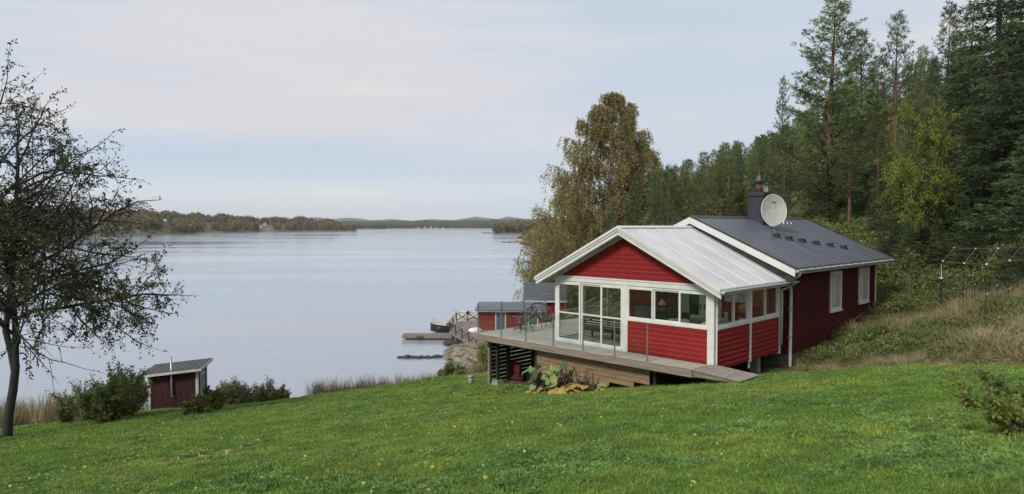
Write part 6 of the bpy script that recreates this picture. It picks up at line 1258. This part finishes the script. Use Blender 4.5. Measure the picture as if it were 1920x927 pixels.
scatter('lawn_grass', np.c_[X, Y, Z-.004], np.c_[rng.normal(size=(n, 2))*.12, rng.uniform(0, 6.28, n)], sc, idd, gsrc, 'short mown green grass of the sloping lawn', 'grass')
# fallen leaves, mostly on the left
def one_leaf(mt_, s): V, F = leaves(np.array([[0, 0, 0.]]), np.array([[1., 0, .05]]), [s], [s*.72], .18, np.random.default_rng(2)); return npmesh('fallen_leaf', V, [F], [mt_])
n = 15000; dd_ = rng.uniform(5.5, 32, n); th = rng.uniform(-R(40), R(38), n); X = dd_*np.tan(th); Y = dd_; pr = np.clip(.60-.085*(X+3), .025, 1)*np.clip(vnoise(X*1.2, Y*1.2, 61)*1.6-.25, 0, 1)*np.clip(1.5-dd_/40, 0, 1); kp = (rng.uniform(size=n) < pr) & lawn_mask(X, Y); X, Y = X[kp], Y[kp]; n = len(X)
scatter('fallen_leaves', np.c_[X, Y, hgt(X, Y)+.05], np.c_[rng.normal(size=(n, 2))*.3, rng.uniform(0, 6.28, n)], rng.uniform(.6, 1.3, n), rng.choice(3, n, p=(.45, .42, .13)), [one_leaf(LF['fall_a'], .066), one_leaf(LF['fall_b'], .060), one_leaf(LF['fall_c'], .060)], 'yellow and pale leaves fallen on the lawn', 'fallen leaves')
TN = [LF['tan_a'], LF['tan_b'], LF['tan_c']]
wsrc = [blade_mesh('tan_tuft', 46, .14, .25, .62, .010, .45, TN, (.6, .25, .15), 11), blade_mesh('brown_tuft', 40, .16, .18, .42, .010, .7, TN, (.25, .5, .25), 12), leaf_clump('green_clump', 130, .26, .26, .055, .03, [LF['wgr_a'], LF['wgr_b'], LF['wgr_c']], (.5, .4, .1), 13), leaf_clump('fern_clump', 110, .32, .20, .10, .018, [LF['tan_c'], LF['wgr_a'], LF['tan_b']], (.4, .35, .25), 14), leaf_clump('lingon_clump', 140, .24, .14, .030, .020, [LF['wgr_b'], LF['wgr_c'], LF['wgr_a']], (.5, .25, .25), 15), blade_mesh('olive_tuft', 44, .15, .15, .38, .009, .6, [LF['tan_c'], LF['wgr_a'], LF['tan_a']], (.4, .4, .2), 16), leaf_clump('low_bush', 260, .42, .46, .075, .042, [LF['wgr_a'], LF['wgr_b'], LF['bush_a']], (.45, .40, .15), 17), blade_mesh('long_tan_tuft', 60, .16, .35, .75, .012, .55, [LF['tan_a'], LF['tan_b'], LF['tan_c']], (.6, .15, .25), 18), leaf_clump('blueberry_clump', 170, .32, .26, .05, .03, [LF['bil_a'], LF['bil_b'], LF['wgr_c']], (.45, .45, .10), 19)]
n = 64000; dd_ = rng.uniform(12**.6, 62**.6, n)**(1/.6); th = rng.uniform(R(18), R(40), n); X = dd_*np.tan(th); Y = dd_; u = (X-HO.x)*HUx[0]+(Y-HO.y)*HUx[1]; v = (X-HO.x)*HVx[0]+(Y-HO.y)*HVx[1]
kp = ~lawn_mask(X, Y) & ~((u < .42) & (v < 13.4) & (u > -9)) & ~((u < 1.5) & (v < 3.6) & (u > -9)); X, Y = X[kp], Y[kp]; u, v = u[kp], v[kp]; n = len(X); cl = vnoise(X*.38, Y*.38, 21); c2_ = vnoise(X*.9, Y*.9, 22); edge = (~lawn_mask(X-.5, Y-.9)) 
tan = (cl > .50); idd = np.where(tan, rng.choice([0, 1, 5, 3], n, p=(.20, .12, .43, .25)), rng.choice([2, 3, 4, 5], n, p=(.30, .20, .28, .22))); idd = np.where((c2_ > .68) & (rng.uniform(size=n) < .7), 4, idd); idd = np.where((Y > 26.5) & (rng.uniform(size=n) < .9), rng.choice([8, 8, 4, 6], n, p=(.35, .25, .25, .15)), idd); bsh = vnoise(X*.7+50, Y*.7, 31); idd = np.where((bsh > .66) & (rng.uniform(size=n) < .10), 6, idd); idd = np.where((cl > .64) & (Y < 27) & (rng.uniform(size=n) < .12), 7, idd)
near_edge = lawn_mask(X-.5, Y-.3) | lawn_mask(X, Y-.8); ne_ = lawn_mask(X-.8, Y-1.6) & (Y > 16.5) & (Y < 23); idd = np.where(ne_ & (rng.uniform(size=n) < .6), rng.choice([0, 5, 1], n, p=(.5, .35, .15)), idd)
sc = rng.uniform(.45, 1.35, n)*(.65+.75*vnoise(X*1.3, Y*1.3, 41))*np.where(Y > 28, 1.15, .88)*np.where(near_edge, .5, 1)*np.where(ne_, .62, 1)*np.clip(.75+.014*Y, .9, 1.6)
scatter('wild_undergrowth', np.c_[X, Y, hgt(X, Y)-.03], np.c_[rng.normal(size=(n, 2))*.22, rng.uniform(0, 6.28, n)], sc, idd, wsrc, 'tan grass, ferns and low berry plants covering the bank right of the cabin', 'undergrowth')
# dead grass line by the corner and weeds under the deck edge
TR = [leafm('reed_brown', (.46, .38, .22)), leafm('reed_dark', (.27, .25, .13)), leafm('reed_straw', (.52, .43, .29))]
RS = [blade_mesh('reed_tuft', 34, .22, .6, 1.35, .016, .16, TR, (.55, .35, .10), 31), blade_mesh('reed_tuft', 40, .25, .4, .9, .014, .25, TR, (.4, .4, .2), 32), wsrc[2]]
def reeds(nm, segs, per, lab, hs):
    Pp = []; 
    for (x0, y0, x1, y1, wd_) in segs:
        m_ = int(per*math.hypot(x1-x0, y1-y0)); t = rng.uniform(0, 1, m_); Pp.append(np.c_[x0+(x1-x0)*t, y0+(y1-y0)*t+rng.uniform(0, wd_, m_)])
    Pp = np.concatenate(Pp); m_ = len(Pp); scatter(nm, np.c_[Pp, hgt(Pp[:, 0], Pp[:, 1])-.05], np.c_[rng.normal(size=(m_, 2))*.10, rng.uniform(0, 6.28, m_)], hs*rng.uniform(.6, 1.25, m_), rng.choice([0, 1, 2], m_, p=(.5, .38, .12)), RS, lab, 'reeds')
reeds('shore_reeds', [(-9.8, 32.2, -6.9, 34.2, 2.2), (-6.9, 34.2, -3.9, 39.0, 2.0), (-4.4, 38.6, -1.8, 38.4, 1.2)], 46, 'tall tan reeds along the lawn edge in front of the lake', .95)
reeds('left_reeds', [(-30, 32.5, -18.4, 31.6, 3.5)], 44, 'tall pale brown reeds behind the alder at the left', 1.25)
m_ = 500; uu = rng.uniform(-8.6, 1.2, m_); vv = rng.uniform(-.4, .6, m_); pp = np.array([hw(a, b)[:2] for a, b in zip(uu, vv)])
# ------------------------------------------------------------------ thin haze over the lake

mb = MB(); mb.box(-7500, 7500, -60, 11500, -6, 260)
hz = mb.build('haze', bpy.data.materials.new('haze_air')); tag(hz, kind='stuff', label='thin bluish haze lying over the lake and hills'); hm = hz.data.materials[0]; hm.use_nodes = True; t = hm.node_tree; t.nodes.clear()
o_ = nn(t, 'ShaderNodeOutputMaterial'); pv = nn(t, 'ShaderNodeVolumePrincipled'); pv.inputs['Color'].default_value = (.90, .95, 1, 1); pv.inputs['Density'].default_value = .00006; pv.inputs['Anisotropy'].default_value = .2; t.links.new(pv.outputs[0], o_.inputs['Volume'])
